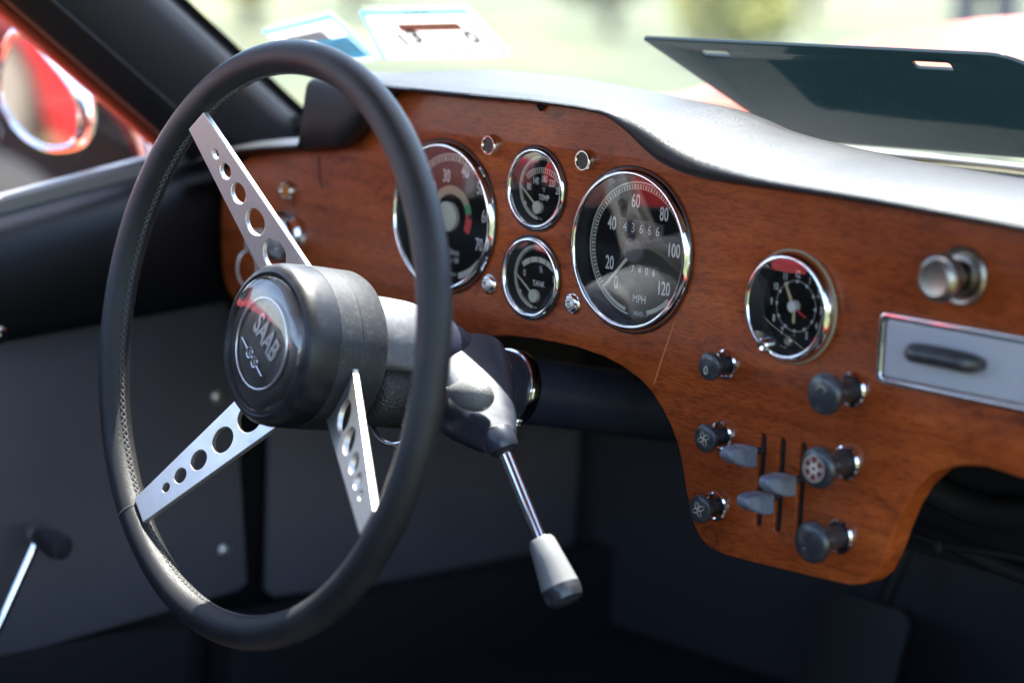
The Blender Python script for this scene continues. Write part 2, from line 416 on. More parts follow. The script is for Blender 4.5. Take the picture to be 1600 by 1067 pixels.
# ------------------------------------------------------------------ ground
GZ = -0.78
V = []; F = []
N = 24
for i in range(N + 1):
    for j in range(N + 1):
        V.append((-300 + 600 * i / N, -300 + 600 * j / N, GZ))
for i in range(N):
    for j in range(N):
        a = i * (N + 1) + j; F.append((a, a + 1, a + N + 2, a + N + 1))
structure(part("ground", V, F, GRASS))

# ================================================================== CAR BODY
body = thing("sports_car_body", "orange red coupe body around the cockpit, black pillar lining and raked windscreen", "car body", (0, 0, GZ))

# windscreen: ruled surface, base line y0(x), rising rearward
WX = [-.47, -.45, -.40, -.32, -.2, 0, .2, .4, .56, .66, .70]; WY = [.125, .15, .20, .255, .30, .35, .37, .36, .31, .22, .15]
def ws_pt(x, z, inset=0.0): return Vector((x, float(np.interp(x, WX, WY)) - inset - 1.37 * (z - .035), z))
xs_ = np.linspace(-.47, .70, 60); zs_ = np.linspace(.0, .37, 14)
V = [ws_pt(x, z) for x in xs_ for z in zs_]; F = []
for i in range(59):
    for j in range(13):
        a = i * 14 + j; F.append((a, a + 1, a + 15, a + 14))
part("windscreen", V, F, WINDGLASS, body, sharp=80)
# glass edge seal along the base
tube("windscreen_seal", [ws_pt(x, 0.028) + Vector((0, .004, 0)) for x in xs_], 0.008, RUBBER, body, 8)

# A-pillar lining on the left: padded strip following the windscreen edge
pd = Vector((0, -0.807, 0.590)); pn = Vector((0, .590, .807))
def pil(x, y, z, t): return Vector((x, y, z)) + pd * t
prof = [(-.488, -.016, .030), (-.476, -.022, .026), (-.466, -.014, .032), (-.462, .000, .034), (-.458, .030, .034), (-.456, .070, .034), (-.458, .095, .033),
        (-.466, .108, .030), (-.474, .118, .032), (-.470, .1235, .034), (-.480, .130, .034), (-.500, .130, .030), (-.505, .05, .02), (-.505, -.01, .022)]
V = []; F = []; ts = np.linspace(-.12, .62, 24); k = len(prof)
for t in ts:
    for p in prof: V.append(pil(*p, t))
for i in range(len(ts) - 1):
    for j in range(k):
        F.append((i * k + j, i * k + (j + 1) % k, (i + 1) * k + (j + 1) % k, (i + 1) * k + j))
part("pillar_lining", V, F, PILLAR, body, sharp=50)
tube("door_seal", [pil(-.481, -.020, .030, t) for t in np.linspace(-.08, .60, 20)], 0.0055, RUBBER, body, 10)
tube("pillar_welt", [pil(-.463, -.004, .034, t) for t in np.linspace(-.08, .60, 20)], 0.0016, PADV, body, 8)
tube("gutter_strip", [pil(-.506, -.022, .028, t) for t in np.linspace(-.10, .60, 20)], 0.006, ORANGE, body, 10)
# right pillar, header, roof, rear bulkhead
V, F = join(g_box((0, 0, 0), (.05, .14, .8), None))
Mx = Matrix.Translation((.725, -.07, .20)) @ Matrix.Rotation(math.atan2(.807, .590), 4, 'X')
part("right_pillar", [Mx @ Vector(v) for v in V], F, PILLAR, body, False)
# roof skin: gently crowned
V = []; F = []
ny, nx = 12, 14
for i in range(ny + 1):
    y = -.122 - .88 * i / ny
    for j in range(nx + 1):
        x = -.50 + 1.25 * j / nx; c = 1 - ((x - .125) / .625) ** 2
        V.append((x, y, .355 + .05 * c + .02 * math.sin(math.pi * i / ny)))
for i in range(ny):
    for j in range(nx):
        a = i * (nx + 1) + j; F.append((a, a + 1, a + nx + 2, a + nx + 1))
n0 = len(V); V += [(v[0], v[1], v[2] + .02) for v in V]; F += [tuple(n0 + q for q in f) for f in F]
for j in range(nx):
    F.append((j, j + 1, n0 + j + 1, n0 + j)); b = ny * (nx + 1); F.append((b + j, b + j + 1, n0 + b + j + 1, n0 + b + j))
part("roof", V, F, [ORANGE], body, sharp=40)
part("roof_header", *g_box((.125, -.122, .352), (1.24, .045, .03)), PILLAR, body, False)
part("rear_bulkhead", *g_box((.125, -1.02, -.20), (1.25, .03, .62)), VINYL, body, False)
# footwell: floor, firewall, kick panel, tunnel, sill
part("floor_carpet", *g_box((.11, -.28, -.445), (1.27, 1.50, .03)), CARPET, body, False)
part("firewall", *g_box((-.09, .47, -.22), (.86, .03, .46)), mat("firewall_vinyl", (0.050, 0.045, 0.052), 0.7, bump=(900, 0.3, "voronoi")), body, False)
part("firewall_lining", *g_box((.55, .46, -.22), (.44, .03, .46)), CARPET, body, False)
# carpet roll over the base of the left side and firewall
V, F = join(g_box((-.455, .24, -.40), (.03, .44, .085)), g_box((-.455, -.47, -.405), (.02, .90, .10)))
part("side_carpet", V, F, CARPET, body, False)
P = [(.074, -.14), (.43, -.12), (.43, -.372), (.40, -.370), (.0826, -.352), (.074, -.345)]
g = g_plate([P], .003, .001)
part("kick_panel", [Vector((-.470 + v.z, v.x, v.y)) for v in g[0]], g[1], GREYV, body, sharp=30)
part("hinge_post", *g_box((-.492, .055, -.16), (.03, .05, .40)), VINYL, body, False)
part("footwell_side", *g_box((-.505, .25, -.20), (.03, .44, .48)), VINYL, body, False)
part("door_opening_sill", *g_box((.72, -.35, -.42), (.08, 1.3, .10)), ORANGE, body, False)
tun = [(.19, -.45), (.19, -.30), (.215, -.265), (.33, -.265), (.355, -.30), (.355, -.45)]
V = []; F = []
for y in (.44, -.9):
    for p in tun: V.append((p[0], y, p[1]))
for j in range(6): F.append((j, (j + 1) % 6, 6 + (j + 1) % 6, 6 + j))
F += [tuple(range(6)), tuple(range(11, 5, -1))]
part("tunnel_cover", V, F, CARPET, body, False)
# cowl: dark gully behind the dash and pale strip under the glass
V = []; F = []
cx_ = np.linspace(-.46, .70, 40)
for x in cx_:
    yb = float(np.interp(x, WX, WY))
    for y, z in ((.14, .030), (.22, .030), (yb - .045, .036), (yb - .03, .044), (yb - .005, .045), (yb + .09, .012)): V.append((x, y if y > .2 or yb > .26 else min(y, yb - .06), z))
for i in range(39):
    for j in range(5):
        a = i * 6 + j; F.append((a, a + 1, a + 7, a + 6))
part("cowl_shelf", V, F, PADV, body, sharp=25)
tube("cowl_strip", [(x, float(np.interp(x, WX, WY)) - .035, .047) for x in np.linspace(-.3, .66, 40)], .0035, SILLM, body, 8)
tube("cowl_wire", [(x, float(np.interp(x, WX, WY)) - .047, .044 + .001 * math.sin(x * 30)) for x in np.linspace(-.2, .66, 40)], .0016, BRASS, body, 6)
# bonnet with its power bulge and left wing crest
def bon(x, y):
    z = .028 - .05 * max(0, (y - 1.0)) ** 1.4 * .6
    z += .125 * math.exp(-((x - .10) / .42) ** 4) * (1 - .35 * max(0, y - .9))
    z += .018 * math.exp(-((x + .52) / .13) ** 2)
    z -= .6 * max(0, abs(x - .125) - .78) ** 1.3
    return z
V = []; F = []; bx_ = np.linspace(-.80, 1.05, 50)
for x in bx_:
    yb = float(np.interp(x, WX, WY)) + .03
    for u in np.linspace(0, 1, 30):
        y = yb + (2.15 - yb) * u ** 1.2; V.append((x, y, bon(x, y) * min(1, .35 + u * 6) if u < .2 else bon(x, y)))
for i in range(49):
    for j in range(29):
        a = i * 30 + j; F.append((a, a + 1, a + 31, a + 30))
part("bonnet", V, F, ORANGE, body, sharp=60)
# outer wing and side below the windows
V = []; F = []
for y in np.linspace(.42, -1.0, 20):
    s = -.0036 + .19 * y
    for x, z in ((-.512, min(s - .004, .02) if y < .05 else .0), (-.56, (s - .02) if y < .05 else -.01), (-.70, -.10), (-.78, -.25), (-.78, -.55), (-.70, -.66)): V.append((x, y, z))
for i in range(19):
    for j in range(5):
        a = i * 6 + j; F.append((a, a + 1, a + 7, a + 6))
part("left_flank", V, F, ORANGE, body, sharp=60)

# ================================================================== LEFT DOOR
door = thing("car_door", "left door with black padded top, grey vinyl lower panel and chrome window sill", "car door", (-.48, -.4, -.36))
def sillz(y): return .0107 + .188 * y
def divz(y): return -.1015 + .078 * y
def botz(y): return -.3434 + .085 * y
ys = list(np.linspace(-.98, .015, 34)) + [.022, .028, .032]
V = []; F = []
for y in ys:
    s = sillz(y); e = max(0, (y - .015) / .017); c = .010 * e ** 2; d = divz(y)
    pr = [(-.486, s - .003 - c), (-.474, s - .004 - c), (-.462, s - .008 - c), (-.453, s - .016 - c * .7), (-.4475 - c * .5, s - .030), (-.446 - c, s - .050), (-.446 - c, d + .012), (-.449 - c, d + .003), (-.462, d), (-.486, d)]
    for p in pr: V.append((p[0], y, p[1]))
k = 10
for i in range(len(ys) - 1):
    for j in range(k): F.append((i * k + j, i * k + (j + 1) % k, (i + 1) * k + (j + 1) % k, (i + 1) * k + j))
F.append(tuple(range(k))); F.append(tuple((len(ys) - 1) * k + j for j in reversed(range(k))))
part("padded_top", V, F, VINYL, door, sharp=40)
P = [(-.98, divz(-.98) - .001), (.026, divz(.026) - .001), (.030, -.115), (.0525, -.334), (.045, -.3398), (-.98, botz(-.98))]
g = g_plate([P], .004, .0015)
part("lower_panel", [Vector((-.468 + v.z, v.x, v.y)) for v in g[0]], g[1], GREYV, door, sharp=30)
part("door_shell", *g_box((-.495, -.47, -.235), (.025, 1.04, .42)), BLACK, door, False)
V = []; F = []
for y in np.linspace(-.98, .012, 20):
    s = sillz(y)
    for x, z in ((-.500, s - .006), (-.500, s + .006), (-.497, s + .0085), (-.487, s + .0085), (-.484, s + .006), (-.484, s - .006)): V.append((x, y, z))
for i in range(19):
    for j in range(6): F.append((i * 6 + j, i * 6 + (j + 1) % 6, (i + 1) * 6 + (j + 1) % 6, (i + 1) * 6 + j))
part("window_sill", V, F, SILLM, door, sharp=30)
# window pane
P = [(.03, .008), (-.36, .29), (-.95, .31), (-.98, -.17)]
part("window_pane", [(-.494, y, z) for y, z in P], [(0, 1, 2, 3)], SIDEGLASS, door, False)
for (y, z) in ((.0176, -.177), (.0279, -.3034)):
    lathe("screw", [(.0055, 0), (.0055, .0012), (.004, .0026), (.0015, .0032), (0, .0032)], (-.464, y, z), (1, 0, 0), STEEL, door, 20)
lathe("lock_button", [(.007, 0), (.007, .003), (.004, .005), (.004, .014), (.0065, .017), (.0065, .021), (0, .023)], (-.447, -.203, -.1030), (1, 0, 0), CHROME, door, 24)
cr_ = part("window_crank", *join(g_tube(smooth_path([(-.462, -.222, -.375), (-.440, -.220, -.372), (-.436, -.206, -.340), (-.436, -.177, -.285), (-.436, -.1635, -.2595)], 6), [.0038] * 24 + [.0038], 12)), CHROME, door)
lathe("crank_knob", [(0, -.004), (.006, -.003), (.0075, .002), (.0095, .012), (.0105, .022), (.009, .029), (0, .031)], (-.436, -.163, -.2590), (1, .10, -.12), PLAST, cr_, 28)
lathe("crank_pivot", [(.006, -.006), (.0065, .003), (.005, .006), (0, .007)], (-.438, -.1635, -.2590), (1, 0, 0), CHROME, cr_, 20)
V, F = g_tube([(-.452, -.1, -.435), (-.448, -.1, -.435)], .004, 12)

# ================================================================== WING MIRROR
mir = thing("wing_mirror", "chrome wing mirror on a curved stalk outside the left window", "mirror", (-.545, .012, -.012))
out = [(-.1111, .064), (-.1056, .0837), (-.0955, .1020), (-.0858, .1063), (-.0713, .1010), (-.0535, .0865), (-.0324, .0685), (-.0195, .050), (-.0179, .0295), (-.0255, .0145), (-.0525, .009), (-.0761, .0158), (-.0966, .0314), (-.1081, .0466)]
oc = Vector((-.066, .056))
# plane of the mirror: faces rearward and a little inboard, so the outline is laid out along a rotated axis
mh = Vector((.9578, .2873, 0)); mn = Vector((.2873, -.9578, 0)); mu = Vector((0, 0, 1))
mc = Vector((-.596, -.067, .0545))
sp = smooth_path([Vector((p[0], p[1], 0)) for p in out], 5, True)
def mring(s, d, sx=1.0):
    return [mc + mh * ((p.x - oc.x) * s * sx) + mu * ((p.y - oc.y) * s) + mn * d for p in sp]
n_ = len(sp)
def rings(rs):
    V = []; F = []
    for r in rs: V += r
    for i in range(len(rs) - 1):
        for j in range(n_): F.append((i * n_ + j, i * n_ + (j + 1) % n_, (i + 1) * n_ + (j + 1) % n_, (i + 1) * n_ + j))
    return V, F
V, F = rings([mring(.86, -.003), mring(.87, .003), mring(.93, .0055), mring(.98, .003), mring(1.0, -.002), mring(.98, -.010), mring(.85, -.022), mring(.55, -.032), mring(.2, -.036)])
F.append(tuple(range(8 * n_, 9 * n_)))
part("shell", V, F, CHROME, mir, sharp=60)
V = mring(.88, .001); part("mirror_glass", V, [tuple(range(n_))], MIRROR, mir, False)
tube("stalk", smooth_path([(-.590, -.030, .056), (-.576, -.010, .050), (-.565, .002, .034), (-.557, .008, .012), (-.553, .012, -.010)], 6), [.0052] * 24 + [.006], BRIGHT, mir, 14)
lathe("base", [(.016, -.004), (.016, .001), (.012, .004), (.008, .006), (0, .006)], (-.549, .010, -.016), (-.25, 0, 1), CHROME, mir, 28)

# ================================================================== DASHBOARD
dash = thing("dashboard", "polished mahogany dashboard under a black padded vinyl top", "dashboard", (0, .01, -.18))
topline = [(-.42, .012), (-.398, .026), (-.321, .036), (-.277, .043), (-.256, .060), (-.235, .081), (-.222, .0865), (-.149, .0875), (-.075, .0885), (-.02, .0855), (.0, .079), (.022, .070), (.040, .0605), (.058, .057), (.075, .056), (.136, .0555), (.208, .055), (.297, .052), (.45, .045), (.70, .031)]
bottom = [(.70, -.084), (.50, -.090), (.40, -.091), (.309, -.0885), (.283, -.0865), (.265, -.0895), (.249, -.0965), (.237, -.108), (.229, -.122), (.223, -.138), (.218, -.154), (.212, -.166), (.204, -.173), (.193, -.1765), (.16, -.178), (.12, -.1795), (.093, -.180), (.080, -.178), (.072, -.1735), (.066, -.166), (.061, -.154), (.057, -.142), (.0535, -.130), (.049, -.118), (.042, -.107), (.034, -.0975), (.024, -.0885), (.013, -.082), (-.002, -.0765), (-.020, -.0725), (-.046, -.0700), (-.083, -.0705), (-.110, -.0725), (-.130, -.076), (-.150, -.0815), (-.17, -.089), (-.20, -.0945), (-.30, -.0965), (-.405, -.0955), (-.418, -.0935), (-.428, -.087), (-.4345, -.078), (-.438, -.066), (-.4405, -.035), (-.439, .000), (-.434, .008)]
loop = topline + bottom
def slot(x): 
    w_ = .0025
    return [(x - w_ + .0, -.154)] + [(x + w_ * math.cos(R(180 + 180 * i / 8)), -.154 + w_ * math.sin(R(180 + 180 * i / 8))) for i in range(1, 8)] + [(x + w_, -.154), (x + w_, -.1005)] + [(x + w_ * math.cos(R(180 * i / 8)), -.1005 + w_ * math.sin(R(180 * i / 8))) for i in range(1, 8)] + [(x - w_, -.1005)]
gh = [circ2(0, 0, .0505, 72), circ2(-.1807, .0004, .0505, 72), circ2(-.090, .0297, .0262, 48), circ2(-.0913, -.0301, .0262, 48), circ2(.1363, -.0171, .0320, 48)]
g = g_plate([loop, slot(.119), slot(.1345), slot(.151)] + gh, .009, .0014, 3)
wp_ = part("wood_panel", [Vector((v.x, .009 - v.z, v.y)) for v in g[0]], g[1], WOOD, dash, sharp=28)
for x_ in (.119, .1345, .151):
    part("slot_shade_fill", *g_box((x_, .0105, -.1272), (.0049, .0150, .0580)), BLIND, dash, False)  # black strip added in each slot to stand for the shade inside it
part("slot_backing", *g_box((.135, .022, -.127), (.06, .006, .075)), BLIND, dash, False)
# crack near the left end
tube("split", [(-.3215, -.0002, .028), (-.3205, -.0002, .015), (-.318, -.0002, .008), (-.3145, -.0002, .004)], [.0006, .0007, .0006, .0002], BLIND, dash, 6)
sv = [(.0405, -.0400), (.0412, -.0398), (.0335, -.062), (.0262, -.083), (.0252, -.0832), (.0322, -.062)]  # thin pale orange sliver lying just proud of the wood
part("pale_sliver", [(x, -.00012, z) for x, z in sv], [(0, 1, 2, 5), (5, 2, 3, 4)], mat("sliver_pale_orange", (0.55, 0.2, 0.05), 0.35), dash, False)
# pad: stations (x, front-bottom z, front-top z, ridge z)
st = [(-.455, .006, .012, .020), (-.44, .012, .019, .026), (-.40, .022, .029, .034), (-.36, .029, .035, .037), (-.3185, .033, .040, .040), (-.3165, .0335, .054, .048), (-.3125, .0345, .0865, .084), (-.306, .0360, .0890, .090), (-.277, .039, .0885, .092),
      (-.262, .050, .0893, .094), (-.250, .062, .0895, .0955), (-.236, .078, .0900, .0965), (-.222, .0838, .0902, .0975), (-.149, .0845, .0912, .0985), (-.075, .0868, .0920, .0945), (-.03, .0860, .0915, .0915), (-.008, .0835, .0902, .0900), (.008, .0750, .0875, .0870), (.022, .0665, .0835, .0840),
      (.037, .0590, .0775, .0800), (.055, .0545, .0710, .0775), (.075, .0528, .0665, .0755), (.11, .0525, .0625, .0725), (.136, .0525, .0610, .0705), (.208, .0520, .0595, .0680), (.297, .0490, .0565, .0655), (.45, .042, .049, .058), (.70, .028, .035, .045)]
st = np.array(st)
X = np.concatenate([np.linspace(-.455, -.33, 24), np.linspace(-.328, -.20, 72), np.linspace(-.195, .70, 150)])
def sm(c):
    v = np.interp(X, st[:, 0], st[:, c]); kk = np.array([1, 2, 1.]) / 4
    for _ in range(1): v = np.concatenate([[v[0]], np.convolve(v, kk, 'valid'), [v[-1]]])
    return v
zf, zt, zb = sm(1), sm(2), sm(3)
V = []; F = []
for x, a, b, c in zip(X, zf, zt, zb):
    h = b - a; yb = float(np.interp(x, WX, WY)); D = min(1.0, (yb - .03) / .18)
    big = min(1, max(0, (x - .0) / .08))            # right of the binnacle the pad is a fat rounded roll
    pr = [(-.0005, a + .004), (-.006, a + .001), (-.012, a), (-.018, a + .0015), (-.0215, a + min(.0045, .3 * h)),
          (-.0225, a + .5 * h), (-.0215, b - min(.004, .3 * h)), (-.018, b - .0012), (-.012, b + .001),
          (.004, b + (c - b) * .38 + .0012), (.030 * D, b + (c - b) * .72 + .0010), (.055 * D, c + .0002), (.080 * D, c), (.105 * D, c - .003), (.125 * D, c - .010), (.140 * D, c - .022), (.150 * D, .030)]
    for y, z in pr: V.append((x, y, min(z, max(z, 0)) if False else z))
k = 17
for i in range(len(X) - 1):
    for j in range(k - 1): F.append((i * k + j, i * k + j + 1, (i + 1) * k + j + 1, (i + 1) * k + j))
pad = part("dash_pad", V, F, PADV, dash, sharp=75)
# small tongue of the lining folded over the wood edge
part("lining_tongue", *g_tube([(-.092, -.0005, .0865), (-.088, -.0012, .0830), (-.084, -.0005, .0865)], [.002, .0022, .002], 8), VINYL, dash)
# metal support bar glimpsed behind the column cut-out
tube("support_bar", [(-.42, .045, -.072), (.30, .045, -.082)], .004, BLIND, dash, 10)

# under-dash parts seen through the right-hand cut-out
heat = thing("heater_unit", "black heater box with hoses hidden under the right side of the dashboard", "heater", (.12, .30, -.43))
part("case", *g_box((.18, .30, -.12), (.36, .16, .19)), BLIND, heat, False)
tube("hose", smooth_path([(-.02, .23, -.17), (.06, .20, -.155), (.14, .205, -.17), (.24, .19, -.15), (.33, .20, -.165)], 6), .011, RUBBER, heat, 12)
tube("hose", smooth_path([(.02, .22, -.21), (.10, .19, -.19), (.19, .20, -.205), (.30, .19, -.19)], 6), .006, BLIND, heat, 10)
tube("bracket_rod", [(.08, .17, -.185), (.14, .165, -.188), (.24, .17, -.18)], .0028, BLIND, heat, 8)
for x, z in ((.10, -.187), (.135, -.189)):
    lathe("bolt", [(.005, 0), (.005, .004), (.003, .005), (0, .006)], (x, .166, z), (0, -1, 0), BLIND, heat, 6)
ped = thing("brake_pedal", "dark rounded rubber pedal pad low in the footwell", "pedal", (-.07, .36, -.43))
g = g_plate([rrect(-.045, -.045, .045, .045, .014)], .006, .002)
Mx = Matrix.Translation((-.085, .37, -.355)) @ Matrix.Rotation(R(75), 4, 'X')
part("pad", [Mx @ v for v in g[0]], g[1], RUBBER, ped, sharp=30)
tube("arm", [(-.085, .38, -.35), (-.085, .44, -.25), (-.085, .42, -.10)], .006, BLIND, ped, 10)

# ================================================================== GAUGES
def rings_dial(r, M):
    return M
def gauge(name, label, cx, cz, rb, rf, h, dialY, ringR, cat="gauge"):
    t = thing(name, label, cat, (cx, 0, cz))
    w_ = rb - rf
    # body collar + chrome bezel (front rim is h in front of the wood)
    lathe("bezel", [(rf - .0016, h - .0022), (rf - .0012, h - .0002), (rf - .0002, h + .0003), (rf + .0008, h - .0001), (rf + w_ * .55, h * .72), (rb - .0002, h * .35), (rb, .0002)], (cx, 0, cz), (0, -1, 0), CHROME, t, 128, cap=False, sharp=60)
    lathe("bezel_flange", [(rb + .0002, .0004), (rb + .0009, .0012), (rb + .0004, .0016), (rb - .001, .0016)], (cx, 0, cz), (0, -1, 0), WELL, t, 96, cap=False)
    lathe("well", [(rf - .0015, h - .0021), (rf - .0022, h * .2), (rf - .0028, -dialY)], (cx, 0, cz), (0, -1, 0), WELL, t, 96, cap=False)
    lathe("dial", [(rf - .0026, -dialY), (0, -dialY)], (cx, 0, cz), (0, -1, 0), DIALM, t, 96)
    lathe("glass", [(rf - .0014, h - .0012), (rf * .75, h - .0007), (rf * .4, h - .0003), (0, h - .0002)], (cx, 0, cz), (0, -1, 0), GAUGEGLASS, t, 64, sharp=80)
    return t
def nums(t, items, Y, size, xs=.72, mt=PRINTW, bold=0.0):
    og = ORG[t]
    for s, x, z in items:
        V, F = g_text(s, size, panelM(og.x + x, Y, og.z + z), xs, bold=bold)
        part("numeral" if s[0].isdigit() or s[0] in "½" else "lettering", V, F, mt, t, False)
def ladder(t, r0, r1, a0, a1, Y, nt_, thin=.0005, major=2, long=.0):
    """scale of the VDO kind: two fine rings with blocks between"""
    og = ORG[t]; M = panelM(og.x, Y, og.z)
    gs = [g_arc(r1 - thin, r1, a0, a1, M, 90), g_arc(r0, r0 + thin, a0, a1, M, 90)]
    d = (a1 - a0) / nt_
    for i in range(nt_ + 1):
        a = a0 + d * i; ww = .22 if i % major else .34
        gs.append(g_arc(r0 if i % major else r0 - long, r1, a - abs(d) * ww, a + abs(d) * ww, M, 2))
    V, F = join(*gs); return part("scale", V, F, CREAM, t, False)
def needle(t, tip, base, Y, w0, w1, mt=CREAM, name="pointer", off=(0, 0)):
    og = ORG[t]; a = Vector((og.x + base[0], Y, og.z + base[1])); b = Vector((og.x + tip[0], Y, og.z + tip[1]))
    d = (b - a).normalized(); n = Vector((-d.z, 0, d.x)); T = Vector((0, -.0006, 0))
    V = [a + n * w0, a - n * w0, b - n * w1, b + n * w1]; V = V + [v + T for v in V]
    return part(name, V, [(0, 1, 2, 3), (7, 6, 5, 4), (0, 4, 5, 1), (1, 5, 6, 2), (2, 6, 7, 3), (3, 7, 4, 0)], mt, t, False)

# --- speedometer
sp_ = gauge("speedometer", "large round chrome rimmed speedometer reading MPH, right of the two small gauges", 0, 0, .053, .0495, .0052, .006, .0434)
Y = .0057
ladder(sp_, .0385, .0418, 28, 222, Y, 56, .00035)
M = panelM(0, Y, 0)
V, F = join(g_arc(.0424, .0436, -40, 222, M, 120), g_arc(.0424, .0436, 222, 262, M, 30), g_arc(.0395, .0418, 224, 258, M, 30), g_arc(.0395, .0436, -75, -45, M, 20), g_arc(.0424, .0436, -76, -40, M, 20))
part("rim_ring", V, F, CREAM, sp_, False)
V, F = g_arc(.0388, .0442, 262, 284, panelM(0, Y - .0001, 0), 16); part("maker_plate", V, F, DRUM, sp_, False)
nums(sp_, [("0", -.0180, -.0241), ("20", -.0247, -.0120), ("40", -.0243, .0138), ("60", -.0040, .0304), ("80", .0213, .0247), ("100", .0312, .0027), ("120", .0242, -.0225)], Y, .0124, .62, bold=.00018)
nums(sp_, [("MPH", .0034, -.0320)], Y, .0074, .80)
nums(sp_, [("VDO", .0035, -.0412)], Y - .0003, .0036, 1.1)
def counter(t, x0, x1, z, hh, digits, Y, last_white=False):
    og = ORG[t]; n = len(digits); w_ = (x1 - x0) / n
    L = [rrect(og.x + x0 - .0018, og.z + z - hh / 2 - .0012, og.x + x1 + .0018, og.z + z + hh / 2 + .0012, .0008), rrect(og.x + x0, og.z + z - hh / 2, og.x + x1, og.z + z + hh / 2, .0004)]
    g = g_plate([list(L[0]), list(L[1])], .0006, .0002)
    fr = part("counter_frame", [Vector((v.x, Y - .0006 - v.z, v.y)) for v in g[0]], g[1], WELL, t, sharp=30)
    for i, ch in enumerate(digits):
        x = og.x + x0 + w_ * (i + .5)
        dr = part("digit_drum", *g_box((x, Y - .0003, og.z + z), (w_ * .9, .0008, hh * .94)), DRUM, fr, False)
        V, F = g_text(ch, hh * 1.08, panelM(x, Y - .0010, og.z + z), .78)
        part("digit", V, F, PRINTW, fr, False)
counter(sp_, -.0150, .0210, .0132, .0082, "43666", Y)
counter(sp_, -.0060, .0190, -.0132, .0062, "7406", Y)
needle(sp_, (-.0272, -.0292), (-.0040, -.0046), -.0006 + .0030, .0011, .0007)
lathe("pointer_cap", [(.0085, 0), (.0085, .0028), (.0078, .0034), (0, .0036)], (0, .0045, 0), (0, -1, 0), COLP, sp_, 40)
# --- tachometer
ta_ = gauge("tachometer", "large round chrome rimmed rev counter, partly hidden behind the steering wheel rim", -.1807, .0004, .053, .0495, .0052, .006, .0434)
nums(ta_, [("10", -.0285, -.004), ("20", -.0215, .0175), ("30", -.0062, .0272), ("40", .0130, .0322), ("50", .0291, .0222), ("60", .0352, .0034), ("70", .0300, -.0166)], Y, .0124, .62, bold=.00018)
nums(ta_, [("U/min", .0040, -.0247)], Y, .0066, .72); nums(ta_, [("x 100", .0050, -.0302)], Y, .0056, .72)
nums(ta_, [("VDO", .0035, -.0400)], Y - .0003, .0036, 1.1)
ladder(ta_, .0385, .0418, 20, 222, Y, 40, .00035)
M = panelM(-.1807, Y, .0004)
V, F = join(g_arc(.0424, .0436, -40, 222, M, 120), g_arc(.0395, .0436, 224, 262, M, 30), g_arc(.0395, .0436, -76, -42, M, 20)); part("rim_ring", V, F, CREAM, ta_, False)
V, F = g_arc(.0155, .0215, 32, 200, M, 50); part("rev_band", V, F, mat("dial_tan", (0.42, 0.34, 0.2), .6), ta_, False, "tan band of the inner scale")
V, F = g_arc(.0155, .0215, 10, 32, M, 12); part("rev_band", V, F, GREENP, ta_, False, "green band of the inner scale")
V, F = g_arc(.0155, .0215, -30, 10, M, 20); part("rev_band", V, F, REDP, ta_, False, "red band of the inner scale")
lathe("warning_dot", [(.0019, 0), (.0019, .0004), (0, .0004)], (-.1807 + .0205, .0055, .0024), (0, -1, 0), DIALM, ta_, 16)
lathe("pointer_cap", [(.0105, 0), (.0105, .0030), (.0095, .0037), (0, .0039)], (-.1817, .0050, .0004), (0, -1, 0), CREAM, ta_, 40)
needle(ta_, (-.033, -.022), (0, 0), .0020, .0010, .0006)
# --- small gauges
def small_gauge(name, label, cx, cz, txt):
    t = gauge(name, label, cx, cz, .0279, .0255, .0030, .005, .0215)
    M = panelM(cx, .0047, cz)
    V, F = join(g_arc(.0198, .0218, 60, 262, M, 70), g_arc(.0188, .0192, 70, 255, M, 60)); part("rim_ring", V, F, CREAM, t, False)
    lathe("dial_screw", [(.0012, 0), (.0012, .0004), (0, .0005)], (cx - .0155, .0049, cz - .0115), (0, -1, 0), STEEL, t, 12)
    nums(t, [("VDO", .0, -.0207)], .0046, .0017, 1.1)
    return t
te_ = small_gauge("temperature_gauge", "small round chrome rimmed gauge marked TEMP, above the TANK gauge", -.090, .0297, "")
og = Vector((-.0892, 0, .0297 - .0128)); M = panelM(og.x, .0047, og.z)
gs = [g_arc(.0262, .0266, 52, 128, M, 40), g_arc(.0228, .0231, 52, 128, M, 40)]
for i in range(17): gs.append(g_arc(.0228, .0264, 52 + 4.75 * i - .9, 52 + 4.75 * i + .9, M, 2))
part("scale", *join(*gs), CREAM, te_, False)
nums(te_, [("80", -.0125, -.0003), ("140", -.0062, .0042), ("180", .0019, .0062), ("220", .0095, .0040), ("250", .0160, -.0004)], .0047, .0066, .60, bold=.00008)
nums(te_, [("°F", .0017, -.0012)], .0047, .0044, .8); nums(te_, [("TEMP", .0022, -.0062)], .0047, .0052, .82, bold=.00008)
needle(te_, (-.0195, .0015), (-.0012, -.0128), .0028, .0006, .00035)
lathe("pointer_cap", [(.0042, 0), (.0042, .0022), (.0038, .0026), (0, .0027)], (-.0912, .0040, .0297 - .0128), (0, -1, 0), CREAM, te_, 32)
tk_ = small_gauge("fuel_gauge", "small round chrome rimmed gauge marked TANK, below the TEMP gauge", -.0913, -.0301, "")
M = panelM(-.0903, .0047, -.0301 - .0125)
gs = [g_arc(.0226, .0262, 52, 128, M, 40)]
part("scale", *join(*gs), CREAM, tk_, False)
gs = [g_arc(.0230, .0258, 53.5, 126.5, panelM(-.0903, .0046, -.0426), 40)]
for a in (72, 90, 108): gs.append(g_arc(.0226, .0262, a - .8, a + .8, panelM(-.0903, .0045, -.0426), 2))
part("scale_marks", *join(*gs[1:]), DIALM, tk_, False)
nums(tk_, [("0", -.0119, .0012), ("½", .0041, .0056), ("1", .0161, .0007)], .0047, .0064, .66, bold=.00008)
nums(tk_, [("TANK", .0022, -.0044)], .0047, .0054, .80, bold=.00008)
